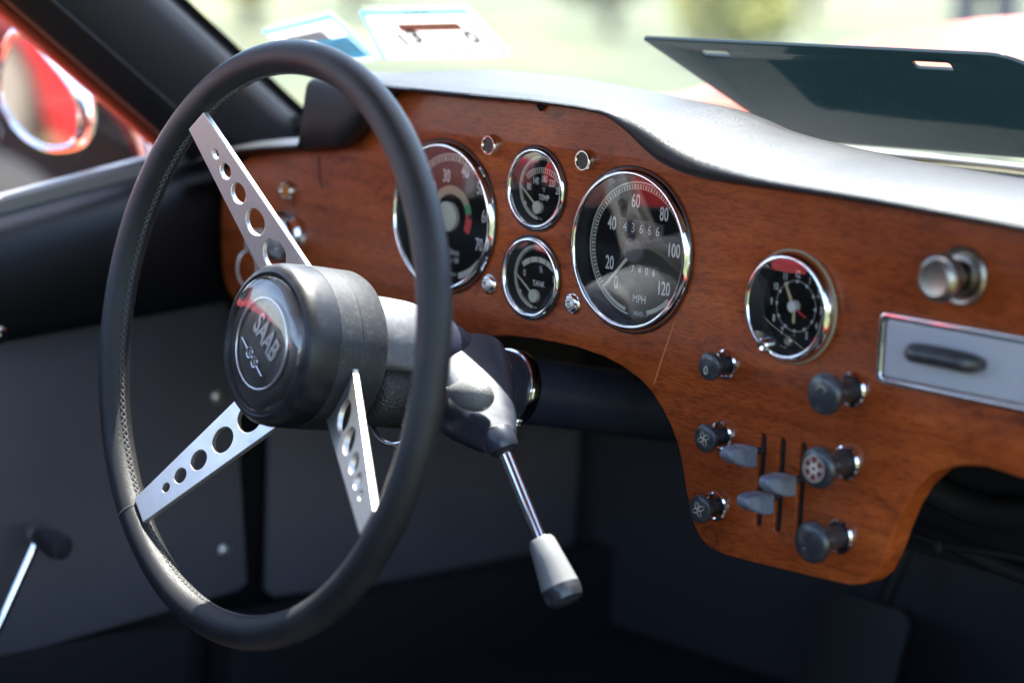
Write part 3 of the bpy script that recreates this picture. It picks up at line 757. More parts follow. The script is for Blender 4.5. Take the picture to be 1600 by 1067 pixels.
needle(tk_, (-.0195, .0018), (.0003, -.0125), .0028, .0006, .00035)
lathe("pointer_cap", [(.0044, 0), (.0044, .0022), (.0040, .0026), (0, .0027)], (-.0910, .0040, -.0426), (0, -1, 0), CREAM, tk_, 32)
# --- clock
ck = thing("dash_clock", "round chrome rimmed clock with a red hand, right of the speedometer", "clock", (.1363, 0, -.0171))
c0 = (.1363, 0, -.0171)
lathe("flange", [(.0345, .0002), (.0349, .0012), (.0342, .0022), (.033, .0024)], c0, (0, -1, 0), mat("clock_gasket_tan", (0.33, 0.29, 0.2), .5), ck, 96, cap=False)
lathe("bezel", [(.0288, .0072), (.0293, .0083), (.0302, .0086), (.0318, .0076), (.0334, .0050), (.0338, .0022)], c0, (0, -1, 0), CHROME, ck, 128, cap=False, sharp=60)
lathe("well", [(.0289, .0073), (.0278, .001), (.0258, -.0030)], c0, (0, -1, 0), WELL, ck, 96, cap=False)
lathe("dial", [(.0262, -.0030), (0, -.0030)], c0, (0, -1, 0), DIALM, ck, 96)
lathe("glass", [(.0290, .0076), (.02, .0084), (.01, .0088), (0, .0089)], c0, (0, -1, 0), GAUGEGLASS, ck, 64, sharp=80)
Yc = .0027; nm = []
for h_ in range(1, 13):
    a = R(90 - 30 * h_); nm.append((str(h_), .0193 * math.cos(a), .0193 * math.sin(a)))
nums(ck, nm, Yc, .0062, .66, bold=.0001)
gs = []; M = panelM(.1363, Yc, -.0171)
for i in range(60):
    a = 6 * i
    if i % 5: gs.append(g_arc(.0148, .0158, a - .8, a + .8, M, 1))
    else:
        am = R(a); c_, s_ = math.cos(am), math.sin(am)
        tri = [Vector((.0158 * c_ - .0011 * s_, .0158 * s_ + .0011 * c_, 0)), Vector((.0158 * c_ + .0011 * s_, .0158 * s_ - .0011 * c_, 0)), Vector((.0136 * c_, .0136 * s_, 0))]
        gs.append(([M @ p for p in tri], [(0, 1, 2)]))
part("minute_marks", *join(*gs), PRINTW, ck, False)
TANH = mat("hand_tan", (0.62, 0.47, 0.25), .5)
needle(ck, (-.0076, .0138), (0, 0), .0006, .0011, .0006, TANH, "minute_hand")
needle(ck, (.0004, -.0100), (0, 0), .0012, .0010, .0008, TANH, "hour_hand")
needle(ck, (.0105, -.0052), (-.0025, .0012), .0000, .0006, .0004, REDP, "second_hand")
lathe("hand_cap", [(.0036, -.0012), (.0036, .0028), (.0028, .0036), (0, .0038)], (.1358, .0022, -.0171), (0, -1, 0), PRINTW, ck, 32)
V, F = g_text("12", .0062, panelM(.1363 + .0013, Yc, -.0171 + .0192), .66)
lathe("reset_knob", [(.0042, 0), (.0044, .0035), (.0042, .0052), (.0032, .0060), (.0012, .0058), (0, .0052)], (.1363 - .0125, -.006, -.0171 - .0245), (0, -1, 0), CHROME, ck, 32)
lathe("speed_adjuster", [(.0030, 0), (.0030, .0045), (.0022, .0052), (0, .0050)], (.1363 - .0004, .002, -.0171 - .0208), (0, -1, 0), ALU, ck, 24)

# ================================================================== SMALL LAMPS, SOCKETS
def lamp(x, z, label, lens):
    t = thing("indicator_lamp", label, "lamp", (x, 0, z), "small chrome ringed lamps around the gauges")
    lathe("bezel", [(.0052, .0042), (.0056, .0050), (.0064, .0050), (.0070, .0040), (.0074, .0010), (.0074, 0)], (x, 0, z), (0, -1, 0), CHROME, t, 40, cap=False)
    lathe("lens", [(.0054, .0040), (.0040, .0020), (.0018, .0008), (0, .0006)], (x, 0, z), (0, -1, 0), lens, t, 32)
    return t
def stud(x, z, label, r=.0062):
    t = thing("panel_screw", label, "screw", (x, 0, z), "chrome cup washers and screws below the gauges")
    lathe("cup_washer", [(.0074, .0), (.0072, .0012), (.0060, .0026), (.0046, .0032), (.0036, .0026)], (x, 0, z), (0, -1, 0), CHROME, t, 40, cap=False)
    lathe("screw_head", [(.0042, .0020), (.0038, .0040), (.0024, .0048), (.0018, .0044), (.0016, .0028), (0, .0028)], (x, 0, z), (0, -1, 0), STEEL, t, 32)
    return t
lamp(-.1345, .0545, "small dark lamp in a chrome ring, between rev counter and TEMP gauge", LENS)
lamp(-.0440, .0530, "small dark lamp in a chrome ring, between TEMP gauge and speedometer", LENS)
stud(-.1320, -.0400, "chrome screw in a cup washer between the rev counter and TANK gauge")
stud(-.0505, -.0418, "chrome screw in a cup washer between TANK gauge and speedometer")
t = lamp(-.3550, .0000, "small amber lamp in a chrome ring near the left end of the wood", AMBER)
ig = thing("ignition_switch", "chrome ignition switch with a key behind the upper spoke", "ignition switch", (-.356, 0, -.036))
lathe("bezel", [(.0125, .012), (.0135, .013), (.0160, .012), (.0172, .009), (.0175, .006), (.0205, .004), (.0212, .0)], (-.356, 0, -.036), (0, -1, 0), CHROME, ig, 48, cap=False)
lathe("barrel", [(.0127, .0118), (.0095, .010), (.0090, .016), (.0070, .017), (0, .017)], (-.356, 0, -.036), (0, -1, 0), STEEL, ig, 36)
g = g_plate([rrect(-.0085, -.010, .0085, .010, .005), circ2(0, -.005, .0022, 16)], .001, .0003)
part("key", [Vector((-.356 + v.z, -.030 - v.y * .9, -.036 + v.x)) for v in g[0]], g[1], STEEL, ig, sharp=30)
kr = thing("key_ring", "steel ring with a small brass fob hanging from the ignition key", "key ring", (-.362, -.030, -.078))
tube("ring", [(-.3655 + .004 * math.cos(a), -.030 + .006 * math.cos(a), -.058 + .013 * math.sin(a)) for a in np.linspace(0, 2 * math.pi, 28, endpoint=False)], .0009, STEEL, kr, 8, True)
g = g_plate([circ2(0, 0, .009, 24), circ2(0, .006, .0015, 10)], .0012, .0004)
part("fob", [Vector((-.3665 + v.x * .8, -.032 - v.z, -.079 + v.y * .8)) for v in g[0]], g[1], BRASS, kr, sharp=30)

# ================================================================== PULL KNOBS
def knob(x, z, label, big, mark=None):
    t = thing("pull_knob", label, "knob", (x, 0, z), "black push pull knobs on the dashboard")
    o = (x, 0, z)
    if big:
        L_ = .031
        lathe("escutcheon", [(.0078, .0012), (.0082, .0034), (.0092, .0040), (.0104, .0030), (.0108, 0)], o, (0, -1, 0), CHROME, t, 40, cap=False)
        lathe("stem", [(.0072, 0), (.0072, .012), (.0076, .017), (.0094, .0215), (.0112, .0235)], o, (0, -1, 0), PLAST, t, 40, cap=False)
        h = lathe("cap", [(.0108, .0232), (.0120, .0245), (.0126, .0262), (.0124, .0280), (.0114, .0294), (.0098, .0302), (.0060, .0310), (0, .0314)], o, (0, -1, 0), PLAST, t, 48)
        fr, fy = .0098, -.0308
    else:
        L_ = .018
        lathe("escutcheon", [(.0066, .0010), (.0070, .0030), (.0080, .0036), (.0092, .0028), (.0096, 0)], o, (0, -1, 0), CHROME, t, 40, cap=False)
        lathe("stem", [(.0052, 0), (.0052, .007), (.0056, .010), (.0068, .0125), (.0080, .0138)], o, (0, -1, 0), PLAST, t, 36, cap=False)
        h = lathe("cap", [(.0076, .0135), (.0086, .0146), (.0089, .0158), (.0086, .0170), (.0076, .0178), (.0050, .0183), (0, .0186)], o, (0, -1, 0), PLAST, t, 40)
        fr, fy = .0074, -.0186
    if mark == 'fan':
        gs = []
        for kk in range(4):
            a0 = R(25 + 90 * kk)
            pts = []
            for i in range(14):
                u = i / 14 * 2 * math.pi
                rr = .0030 + .0024 * math.cos(u); tt = .0011 * math.sin(u) * (1.2 - .5 * math.cos(u))
                px, py = rr * math.cos(a0) - tt * math.sin(a0), rr * math.sin(a0) + tt * math.cos(a0)
                pts.append((x + px, fy + .0001 + .0004 * ((px * px + py * py) / 2.5e-5), z + py))
            gs.append(g_tube(pts, .00022, 6, True))
        part("fan_symbol", *join(*gs), CREAM, h)
    elif mark == 'lamp':
        gs = []
        for a in (-22, 0, 22):
            a = R(a)
            gs.append(g_tube([(x + .001 + .002 * math.sin(a), fy - .0002, z + .001), (x + .0015 + .0062 * math.sin(a), fy + .0002, z - .0055)], .00035, 6))
        gs.append(g_tube([(x + .0035 * math.cos(b), fy - .0001, z + .0020 + .0030 * math.sin(b)) for b in np.linspace(0, math.pi, 9)], .0003, 6))
        part("headlamp_symbol", *join(*gs), CREAM, h)
    elif mark == 'crest':
        M = panelM(x, fy - .0006, z)
        V, F = g_arc(0, .0074, 0, 360, M, 40); part("badge_disc", V, F, mat("badge_maroon", (0.16, 0.02, 0.04), .3), h, False)
        M2 = panelM(x, fy - .0008, z); gs = [g_arc(.0072, .0078, 0, 360, M2, 40), g_arc(.0015, .0032, 0, 360, M2, 24)]
        for kk in range(6): gs.append(g_arc(.0030, .0052, 60 * kk - 9, 60 * kk + 9, M2, 4))
        for kk in range(6):
            a = R(60 * kk); gs.append(g_arc(0, .0011, 0, 360, panelM(x + .0052 * math.cos(a), fy - .0008, z + .0052 * math.sin(a)), 10))
        part("badge_emblem", *join(*gs), CREAM, h, False)
    elif mark == 'curve':
        gs = [g_tube([(x + .005 * math.cos(b) - .001, fy - .0000, z + .004 * math.sin(b) - .002) for b in np.linspace(.2, 2.4, 10)], .0003, 6),
              g_tube([(x - .0035, fy - .0001, z - .004), (x + .004, fy, z - .002)], .0003, 6)]
        part("worn_symbol", *join(*gs), CREAM, h)
    elif mark == 'drop':
        gs = [g_tube([(x - .0012 + .0013 * math.cos(b), fy + .0001, z - .0025 + .0024 * math.sin(b)) for b in np.linspace(0, 6.283, 14, endpoint=False)], .00025, 6, True)]
        part("washer_symbol", *join(*gs), CREAM, h)
    return t
knob(.087, -.060, "small black pull knob below and left of the clock, topmost of the small knobs", False, 'drop')
knob(.087, -.105, "small black pull knob with a fan symbol, just above the grey slide levers", False, 'fan')
knob(.086, -.150, "small black pull knob with a fan symbol, lowest at the left corner of the wood", False, 'fan')
knob(.187, -.059, "large domed black knob with a headlamp symbol, left of the ashtray", True, 'lamp')
knob(.186, -.103, "large black knob with a maroon wheel badge on its face", True, 'crest')
knob(.185, -.148, "large domed black knob at the bottom right of the wood", True, 'curve')
kb = thing("aluminium_knob", "worn round aluminium knob on a stepped collar above the ashtray", "knob", (.2585, 0, .018))
lathe("collar", [(.0168, 0), (.0168, .0020), (.0155, .0032), (.0140, .0030), (.0130, .0014), (.0122, .0014), (.0118, .0038), (.0095, .0045), (.0085, .0040)], (.2585, 0, .018), (0, -1, 0), ALU, kb, 56, cap=False)
lathe("grip", [(.0075, .002), (.0068, .008), (.0072, .011), (.0100, .0135), (.0128, .0165), (.0136, .0200), (.0132, .0235), (.0116, .0262), (.0096, .0272), (.0086, .0270), (0, .0266)], (.2585, 0, .018), (0, -1, 0), ALU, kb, 64)

# ================================================================== SLIDE LEVERS
def slide(x, z, tip, tz, txt, label):
    """wedge grip whose stem comes out of a slot at (x, z)"""
    t = thing("slide_lever", label, "lever", (x, 0, z), "grey slide levers in the three slots")
    tube("stem", [(x, .012, z), (x, -.010, z), (x, -.020, z + .0008)], .0022, PLAST, t, 12)
    # grip: block pointing at the driver, thick at the root, rounded nose
    sec = [(-.012, .0125, -.0078, .0042), (-.0125, .0130, -.0082, .0046), (-.020, .0132, -.0074, .0050), (-.027, .0130, -.0055, .0050), (-.0325, .0118, -.0030, .0046), (-.0355, .0095, -.0010, .0038), (-.0368, .006, .0004, .0028)]
    V = []; F = []
    for y, wd, z0, z1 in sec:
        w2 = wd / 2
        ring = [(-w2 * .82, z0), (w2 * .82, z0), (w2, z0 + .0012), (w2, z1 - .0014), (w2 * .86, z1), (-w2 * .86, z1), (-w2, z1 - .0014), (-w2, z0 + .0012)]
        for a, b in ring: V.append((x + a, y * .92 - .0005, z + b))
    for i in range(len(sec) - 1):
        for j in range(8): F.append((i * 8 + j, i * 8 + (j + 1) % 8, (i + 1) * 8 + (j + 1) % 8, (i + 1) * 8 + j))
    F.append(tuple(range(8))); F.append(tuple((len(sec) - 1) * 8 + j for j in reversed(range(8))))
    g_ = part("grip", V, F, BLUEG, t, sharp=16)
    M = Matrix.Translation((x, -.0205, z + .0053)) @ Matrix.Rotation(R(0), 4, 'Z')
    V, F = g_text(txt, .0046, M, .95); part("lettering", V, F, PRINTW, g_, False)
    return t
slide(.1190, -.1085, 0, 0, "HEAT", "blue grey slide lever standing highest, in the left slot under the fan knob")
slide(.1510, -.1200, 0, 0, "TEMP", "blue grey slide lever standing midway, in the right slot beside the badged knob")
slide(.1345, -.1345, 0, 0, "VENT", "blue grey slide lever marked VENT standing lowest, in the middle slot")

# ================================================================== ASHTRAY
ash = thing("ashtray", "grey enamel ashtray front in a chrome frame with a dark pull handle", "ashtray", (.262, 0, -.052))
X0, X1, Z0, Z1 = .2045, .322, -.0515, -.0095
g = g_plate([rrect(X0, Z0, X1, Z1, .005), rrect(X0 + .0036, Z0 + .0036, X1 - .0036, Z1 - .0036, .003)], .0022, .0012, 3)
part("frame", [Vector((v.x, -.0018 - v.z, v.y)) for v in g[0]], g[1], CHROME, ash, sharp=30)
g = g_plate([rrect(X0 + .0042, Z0 + .0042, X1 - .0042, Z1 - .0042, .0026)], .0012, .0005)
part("drawer_front", [Vector((v.x, -.0010 - v.z, v.y)) for v in g[0]], g[1], PLATEG, ash, sharp=30)
V = []; F = []
for i, u in enumerate(np.linspace(0, 1, 15)):
    x = .2285 + .052 * u; e = 1 - (2 * u - 1) ** 8; d = .012 * e + .004
    for a in range(12):
        th = 2 * math.pi * a / 12
        V.append((x, -.0022 - d * .5 + d * .5 * math.cos(th), -.0290 + .0010 * math.sin(u * 3.1) + (.0060 * (0.45 + .55 * e)) * math.sin(th)))
for i in range(14):
    for a in range(12): F.append((i * 12 + a, i * 12 + (a + 1) % 12, (i + 1) * 12 + (a + 1) % 12, (i + 1) * 12 + a))
F.append(tuple(range(12))); F.append(tuple(14 * 12 + a for a in reversed(range(12))))
part("handle", V, F, PLAST, ash, sharp=60)

# ================================================================== STEERING WHEEL
WC = Vector((-.112, -.210, -.060)); AN = Vector((-.0897, -.9855, .1444)).normalized()
AR = Vector((.9959, -.0906, 0)); AU = Vector((.0131, .1438, .9895))
def W(x, y, o=0): return WC + AR * x + AU * y + AN * o
wh = thing("steering_wheel", "three spoke steering wheel with a stitched black leather rim and drilled steel spokes", "steering wheel", tuple(WC))
RR, RT = .1779, .0102
V = []; F = []; ns, nr = 200, 28
for i in range(ns):
    a = 2 * math.pi * i / ns
    for j in range(nr):
        b = 2 * math.pi * j / nr
        rr = RT * (1 + .03 * math.cos(2 * b))
        q = RR + rr * math.cos(b)
        V.append(W(q * math.cos(a), q * math.sin(a), rr * 1.04 * math.sin(b)))
for i in range(ns):
    for j in range(nr):
        F.append((i * nr + j, i * nr + (j + 1) % nr, ((i + 1) % ns) * nr + (j + 1) % nr, ((i + 1) % ns) * nr + j))
rim = part("rim", V, F, LEATHER, wh, sharp=80)
# lacing along the inner edge of the rim
gs = []; pitch = 232; random.seed(4)
for i in range(pitch):
    a = 2 * math.pi * (i + .15 * random.random()) / pitch; da = .55 * 2 * math.pi / pitch
    for s in (-1, 1):
        P = []
        for k_, u in enumerate((-1, -.3, .3, 1)):
            bb = math.pi + s * u * .17; r2 = RT * 1.035 + (.0001 if s > 0 else .0)
            q = RR + r2 * math.cos(bb) * 1.02; ang = a + da * u * .9
            P.append(W(q * math.cos(ang), q * math.sin(ang), r2 * math.sin(bb)))
        gs.append(g_tube(P, [.00024, .00042, .00042, .00024], 5))
st_ = part("stitching", *join(*gs), THREAD, rim, label="grey lacing along the inner edge of the rim"); st_['kind'] = 'stuff'
# seam ridge
tube("seam", [W((RR - RT * 1.004) * math.cos(a), (RR - RT * 1.004) * math.sin(a)) for a in np.linspace(0, 2 * math.pi, 180, endpoint=False)], .0006, LEATHER, rim, 6, True)
# cross seams beside each spoke
for sa in (-129.5,):
    for ds in (-2.2,):
        a = R(sa + ds)
        tube("cross_seam", [W((RR + RT * 1.01 * math.cos(b)) * math.cos(a), (RR + RT * 1.01 * math.cos(b)) * math.sin(a), RT * 1.05 * math.sin(b)) for b in np.linspace(0, 2 * math.pi, 30, endpoint=False)], .0003, THREAD, rim, 6, True)
# spokes
holes = [(.1425, .0031), (.1298, .0050), (.1135, .0066), (.0925, .0085), (.0685, .0102)]
def spoke(deg):
    a = R(deg); er = AR * math.cos(a) + AU * math.sin(a); et = -AR * math.sin(a) + AU * math.cos(a)
    r0, r1 = .036, .167
    def half(r): return .0098 + (r1 - r) / (r1 - .05) * .0112
    o2 = [(r0, half(.045)), (r1, half(r1)), (r1, -half(r1)), (r0, -half(.045))]
    lp = [(r0, -half(.045)), (r1, -half(r1)), (r1, half(r1)), (r0, half(.045))]
    g = g_plate([lp] + [circ2(r, 0, rad, 32) for r, rad in holes], .0019, .0004, 1)
    sl_ = .345
    d = (er + AN * (sl_)).normalized(); L0 = math.sqrt(1 + sl_ * sl_); nn = et.cross(d) * -1
    base = WC + AN * (-(.1585) * sl_)
    Vv = [base + d * (v.x * L0) + et * v.y + nn * v.z for v in g[0]]
    return part("spoke", Vv, g[1], STEEL, wh, False)
for dgr in (129.5, -129.5, -29): spoke(dgr)
# hub
hub = lathe("hub", [(.0425, -.0075), (.0432, -.0045), (.0450, -.0030), (.0475, -.0040), (.0500, -.0075), (.0510, -.0130), (.0512, -.0255)], WC, AN, HUBM, wh, 96, cap=False, sharp=50)
lathe("hub_collar", [(.0506, -.0254), (.0513, -.0262), (.0513, -.0412), (.0506, -.0420)], WC, AN, HUBG, wh, 96, cap=False)
lathe("hub_rear_cover", [(.0505, -.0420), (.0511, -.0428), (.0508, -.0590), (.0495, -.0620), (.030, -.0640), (0, -.0642)], WC, AN, HUBG, wh, 96)
horn = lathe("horn_button", [(0, -.0020), (.0260, -.0022), (.0400, -.0046), (.0426, -.0078)], WC, AN, HORNF, wh, 80, sharp=60)
lathe("clear_cap", [(.0427, -.0062), (.0424, -.0025), (.0405, .0002), (.0360, .0018), (.0285, .0026), (.0140, .0032), (0, .0034)], WC, AN, CLEARCAP, horn, 80, cap=False, sharp=80)
tube("emblem_ring", [W(.0284 * math.cos(a), .0284 * math.sin(a), -.0014) for a in np.linspace(0, 2 * math.pi, 72, endpoint=False)], .0009, SILVER, horn, 8, True)
ML = Matrix.Identity(4)
for c_, vec in enumerate((AR, AU, AN)):
    for r_ in range(3): ML[r_][c_] = vec[r_]
ML.translation = WC + AN * -.0016
Mt = ML @ Matrix.Rotation(R(-35), 4, 'Z') @ Matrix.Translation((.0012, .0062, 0))
V, F = g_text("SAAB", .0205, Mt, .66, ext=.0007, bold=.00055); part("emblem_lettering", V, F, SILVER, horn, False)
gs = []
Ms = ML @ Matrix.Rotation(R(-35), 4, 'Z')
for cx in (-.0050, .0034):
    gs.append(g_tube([Ms @ Vector((cx + .0033 * math.cos(a), -.0125 + .0033 * math.sin(a), .0004)) for a in np.linspace(0, 6.2832, 24, endpoint=False)], .0006, 6, True))
for x0, x1 in ((-.0185, -.0086), (.0070, .0160), (-.0017, .0001)):
    gs.append(g_tube([Ms @ Vector((x0, -.0125, .0004)), Ms @ Vector((x1, -.0125, .0004))], .0006, 6))
for cx in (-.0050, .0034):
    gs.append(g_tube([Ms @ Vector((cx - .0012, -.0110, .0004)), Ms @ Vector((cx + .0012, -.0140, .0004))], .0006, 6))
part("aircraft_symbol", *join(*gs), SILVER, horn)

# ================================================================== STEERING COLUMN
colm = thing("steering_column", "dark blue steering column with a pale cover and a chrome clamp ring", "steering column", (-.095, .05, -.115))
K0 = Vector((-.1035, -.150, -.078)); K1 = Vector((-.088, .20, -.146)); KD = (K1 - K0).normalized()
lathe("tube", [(.0215, .10), (.0228, .115), (.0228, .62)], K0, KD, TUBE, colm, 56)
# upper cover behind the hub
A1 = WC - AN * .062; CD = Vector((.012, .983, -.180)).normalized()
def cover_ring(t, w_, top, bot, seg=40):
    o = A1 + CD * t; u = CD.cross(Vector((0, 0, 1))).normalized(); v = u.cross(CD)
    ring = []
    for i in range(seg):
        a = 2 * math.pi * i / seg; c, s = math.cos(a), math.sin(a)
        z = (top if s > 0 else bot) * (abs(s) ** .85) * (1 if s > 0 else -1)
        ring.append(o + u * (w_ * (abs(c) ** .8) * (1 if c > 0 else -1)) + v * z)
    return ring
V = []; F = []
cs = [(.000, .034, .0335, .008), (.006, .0365, .0365, .009), (.030, .0365, .0375, .009), (.045, .0358, .0370, .009), (.053, .034, .0355, .009), (.056, .031, .0325, .008)]
for c in cs: V += cover_ring(*c)
for i in range(len(cs) - 1):
    for j in range(40): F.append((i * 40 + j, i * 40 + (j + 1) % 40, (i + 1) * 40 + (j + 1) % 40, (i + 1) * 40 + j))
F.append(tuple(range(40))); F.append(tuple((len(cs) - 1) * 40 + j for j in range(40)))
part("column_cover", V, F, COVER, colm, sharp=60)
V = []; F = []
cs = [(.052, .030, .0320, .020), (.060, .0315, .0330, .022), (.078, .0305, .0305, .022), (.096, .026, .0235, .020), (.108, .021, .0150, .018), (.112, .015, .009, .012)]
for c in cs: V += cover_ring(*c)
for i in range(len(cs) - 1):
    for j in range(40): F.append((i * 40 + j, i * 40 + (j + 1) % 40, (i + 1) * 40 + (j + 1) % 40, (i + 1) * 40 + j))
F.append(tuple(range(40))); F.append(tuple((len(cs) - 1) * 40 + j for j in range(40)))
part("lower_cover", V, F, TUBE, colm, sharp=60)
# crackle-painted switch housing under it, with its chrome trim loop
sh = A1 + CD * .012 + Vector((.014, -.002, -.022))
lathe("switch_housing", [(.010, -.004), (.0180, -.003), (.0215, .001), (.0225, .010), (.0220, .030), (.020, .036), (.01, .040)], sh, CD, CRACKD, colm, 40, sharp=60)
tube("trim_loop", [sh + CD * (.030 + .006 * math.sin(a)) + Vector((.0285 * math.cos(a), -.004, .0305 * math.sin(a) - .002)) for a in np.linspace(0, 2 * math.pi, 48, endpoint=False)], .0018, CHROME, colm, 8, True)
for dz in (.002, -.020):
    tube("trim_clip", [sh + CD * .026 + Vector((.030, 0, dz)), sh + CD * .020 + Vector((.036, -.006, dz + .003)), sh + CD * .024 + Vector((.043, -.006, dz + .001))], .0015, CHROME, colm, 8)
# collar next to the clamp and clamp ring
lathe("collar", [(.0245, .060), (.0258, .066), (.0262, .120), (.0250, .138)], K0, KD, COLP, colm, 56)
lathe("clamp_ring", [(.0250, .138), (.0262, .1383), (.0268, .1398), (.0268, .1465), (.0260, .1480), (.0235, .1483)], K0, KD, CHROME, colm, 64, sharp=50)
g = g_box(K0 + KD * .1455 + Vector((.014, -.012, -.026)), (.010, .011, .010)); part("clamp_lug", *g, CHROME, colm, False)

# gear lever: tapered housing, rod and grey knob
gl = thing("gear_lever", "column gear lever with a steel rod and a pale grey knob tipped in black", "gear lever", (-.06, -.07, -.095))
B0 = Vector((-.098, -.055, -.090)); B1 = Vector((.0070, -.1150, -.1100))
# lofted housing, wide at the column and narrow at the socket
V = []; F = []; seg = 36
loft = [(0.0, .031, .027), (.18, .0305, .0265), (.40, .0270, .0230), (.60, .0215, .0180), (.78, .0168, .0140), (.92, .0128, .0112), (1.0, .0100, .0094)]
ax = (B1 - B0).normalized(); lu = ax.cross(Vector((0, 0, 1))).normalized(); lv = lu.cross(ax)
for t, rx, rz in loft:
    o = B0.lerp(B1, t) + lv * (-.004 * math.sin(math.pi * t))
    for i in range(seg):
        a = 2 * math.pi * i / seg; c, s = math.cos(a), math.sin(a); p_ = .62
        V.append(o + lu * (rx * abs(c) ** p_ * (1 if c > 0 else -1)) + lv * (rz * abs(s) ** p_ * (1 if s > 0 else -1)))
for i in range(len(loft) - 1):
    for j in range(seg): F.append((i * seg + j, i * seg + (j + 1) % seg, (i + 1) * seg + (j + 1) % seg, (i + 1) * seg + j))
F.append(tuple(range(seg))); F.append(tuple((len(loft) - 1) * seg + j for j in range(seg)))
hs = part("housing", V, F, COLP, gl, sharp=60)
sp_l = []
for t, rx, rz in loft[:-1]:
    o = B0.lerp(B1, t) + lv * (-.004 * math.sin(math.pi * t)); c, s_n = math.cos(R(-62)), math.sin(R(-62)); p_ = .62
    sp_l.append(o + lu * (rx * abs(c) ** p_ * 1.003) + lv * (-rz * abs(s_n) ** p_ * 1.003))
S0 = Vector((.0060, -.115, -.1075)); LD = Vector((.590, .0, -.807)).normalized()
tube("split_line", smooth_path(sp_l, 5), .0005, BLIND, gl, 6)
lathe("socket", [(.0085, -.004), (.0098, -.001), (.0100, .006), (.0086, .0095), (.005, .0100)], S0, LD, COLP, gl, 32)
lathe("socket_seal", [(.0068, .0094), (.0072, .0108), (.0055, .0122), (.004, .0122)], S0, LD, RUBBER, gl, 24)
lathe("rod", [(.0042, .006), (.0042, .030), (.0041, .074)], S0, LD, CHROME, gl, 24)
kn = lathe("knob", [(.0045, .0685), (.0070, .0692), (.0082, .0715), (.0098, .084), (.0112, .095), (.0120, .1010)], S0, LD, LEVG, gl, 48)
lathe("knob_tip", [(.0120, .1008), (.0122, .1025), (.0121, .1065), (.0112, .1095), (.0085, .1115), (0, .1122)], S0, LD, PLAST, kn, 48)
# indicator stalk
il = thing("indicator_stalk", "short column stalk with an egg shaped crackle grey knob", "indicator stalk", (-.09, -.12, -.085))
I0 = Vector((-.085, -.118, -.0885)); I1 = Vector((-.020, -.120, -.0850)); ID = (I1 - I0).normalized()
lathe("rod", [(.0030, 0), (.0026, .05), (.0026, .06)], I0, ID, CHROME, il, 16)
lathe("knob", [(.0030, .050), (.0046, .053), (.0075, .060), (.0096, .068), (.0100, .075), (.0090, .081), (.0058, .0855), (0, .0870)], I0, ID, CRACK, il, 36, sharp=70)

# ================================================================== WINDSCREEN STICKERS, VISOR
def sheet(ptsxz, inset, off, name, mt, parent, nx=8, nz=6, thick=.0004):
    """quad given by four (x, z) corners laid on the windscreen's inner face"""
    (a, b, c, d) = [Vector((p[0], p[1], 0)) for p in ptsxz]     # TL, TR, BR, BL
    V = []; F = []
    for s in (0, 1):
        for i in range(nx + 1):
            for j in range(nz + 1):
                u, v = i / nx, j / nz
                p = (a * (1 - u) + b * u) * (1 - v) + (d * (1 - u) + c * u) * v
                V.append(ws_pt(p.x, p.y, inset + off + s * thick))
    m_ = (nx + 1) * (nz + 1)
    for i in range(nx):
        for j in range(nz):
            q = i * (nz + 1) + j; f = (q, q + 1, q + nz + 2, q + nz + 1); F.append(f); F.append(tuple(m_ + w_ for w_ in reversed(f)))
    return part(name, V, F, mt, parent, False)
def lerp2(q, u0, v0, u1, v1):
    def at(u, v):
        a, b, c, d = q; top = (a[0] * (1 - u) + b[0] * u, a[1] * (1 - u) + b[1] * u); bot = (d[0] * (1 - u) + c[0] * u, d[1] * (1 - u) + c[1] * u)
        return (top[0] * (1 - v) + bot[0] * v, top[1] * (1 - v) + bot[1] * v)
    return [at(u0, v0), at(u1, v0), at(u1, v1), at(u0, v1)]
Q1 = [(-.3765, .1317), (-.299, .1376), (-.3002, .1024), (-.3931, .0943)]
s1 = thing("windscreen_sticker", "large white inspection sticker with salmon print on the windscreen", "sticker", (-.34, .13, .115))
sheet(Q1, .004, .0, "paper", RIMW, s1)
for q_ in ((0, 0, 1, .10), (.955, .10, 1, 1), (0, .10, .03, 1)): sheet(lerp2(Q1, *q_), .0047, 0, "border", PAPERB, s1)
for u0, v0, u1, v1, mt_ in ((.26, .27, .80, .44, INKR), (.40, .78, .82, .86, INKR), (.54, .17, .76, .21, INKG), (.38, .02, .62, .06, INKB), (.48, .52, .68, .56, INKR), (.48, .62, .64, .66, INKR)):
    sheet(lerp2(Q1, u0, v0, u1, v1), .0053, 0, "print_bar", mt_, s1, 3, 2)
def stk_text(txt, q, u, v, size, mt_, parent):
    p = lerp2(q, u, v, u, v)[0]; o = ws_pt(p[0], p[1], .0058)
    ex = (ws_pt(p[0] + .01, p[1], .0058) - ws_pt(p[0] - .01, p[1], .0058)).normalized(); ez = Vector((0, -.807, .590)); ex = (ex - ez * ex.dot(ez)).normalized(); en = ex.cross(ez)
    M = Matrix.Identity(4)
    for c_, vec in enumerate((ex, ez, en)):
        for r_ in range(3): M[r_][c_] = vec[r_]
    M.translation = o
    V, F = g_text(txt, size, M, 1.0, bold=.0011); part("lettering", V, F, mt_, parent, False)
stk_text("13", Q1, .30, .60, .022, INKB, s1); stk_text("0", Q1, .82, .60, .022, INKB, s1)
Q2 = [(-.449, .1117), (-.3985, .1283), (-.3967, .0941), (-.4429, .0850)]
s2 = thing("windscreen_sticker", "smaller pale blue and white sticker beside the large one, over the wheel rim", "sticker", (-.42, .09, .105))
sheet(Q2, .004, .0, "paper", RIMW, s2)
for q_ in ((0, 0, 1, .10), (.93, .10, 1, 1)): sheet(lerp2(Q2, *q_), .0047, 0, "border", PAPERB, s2)
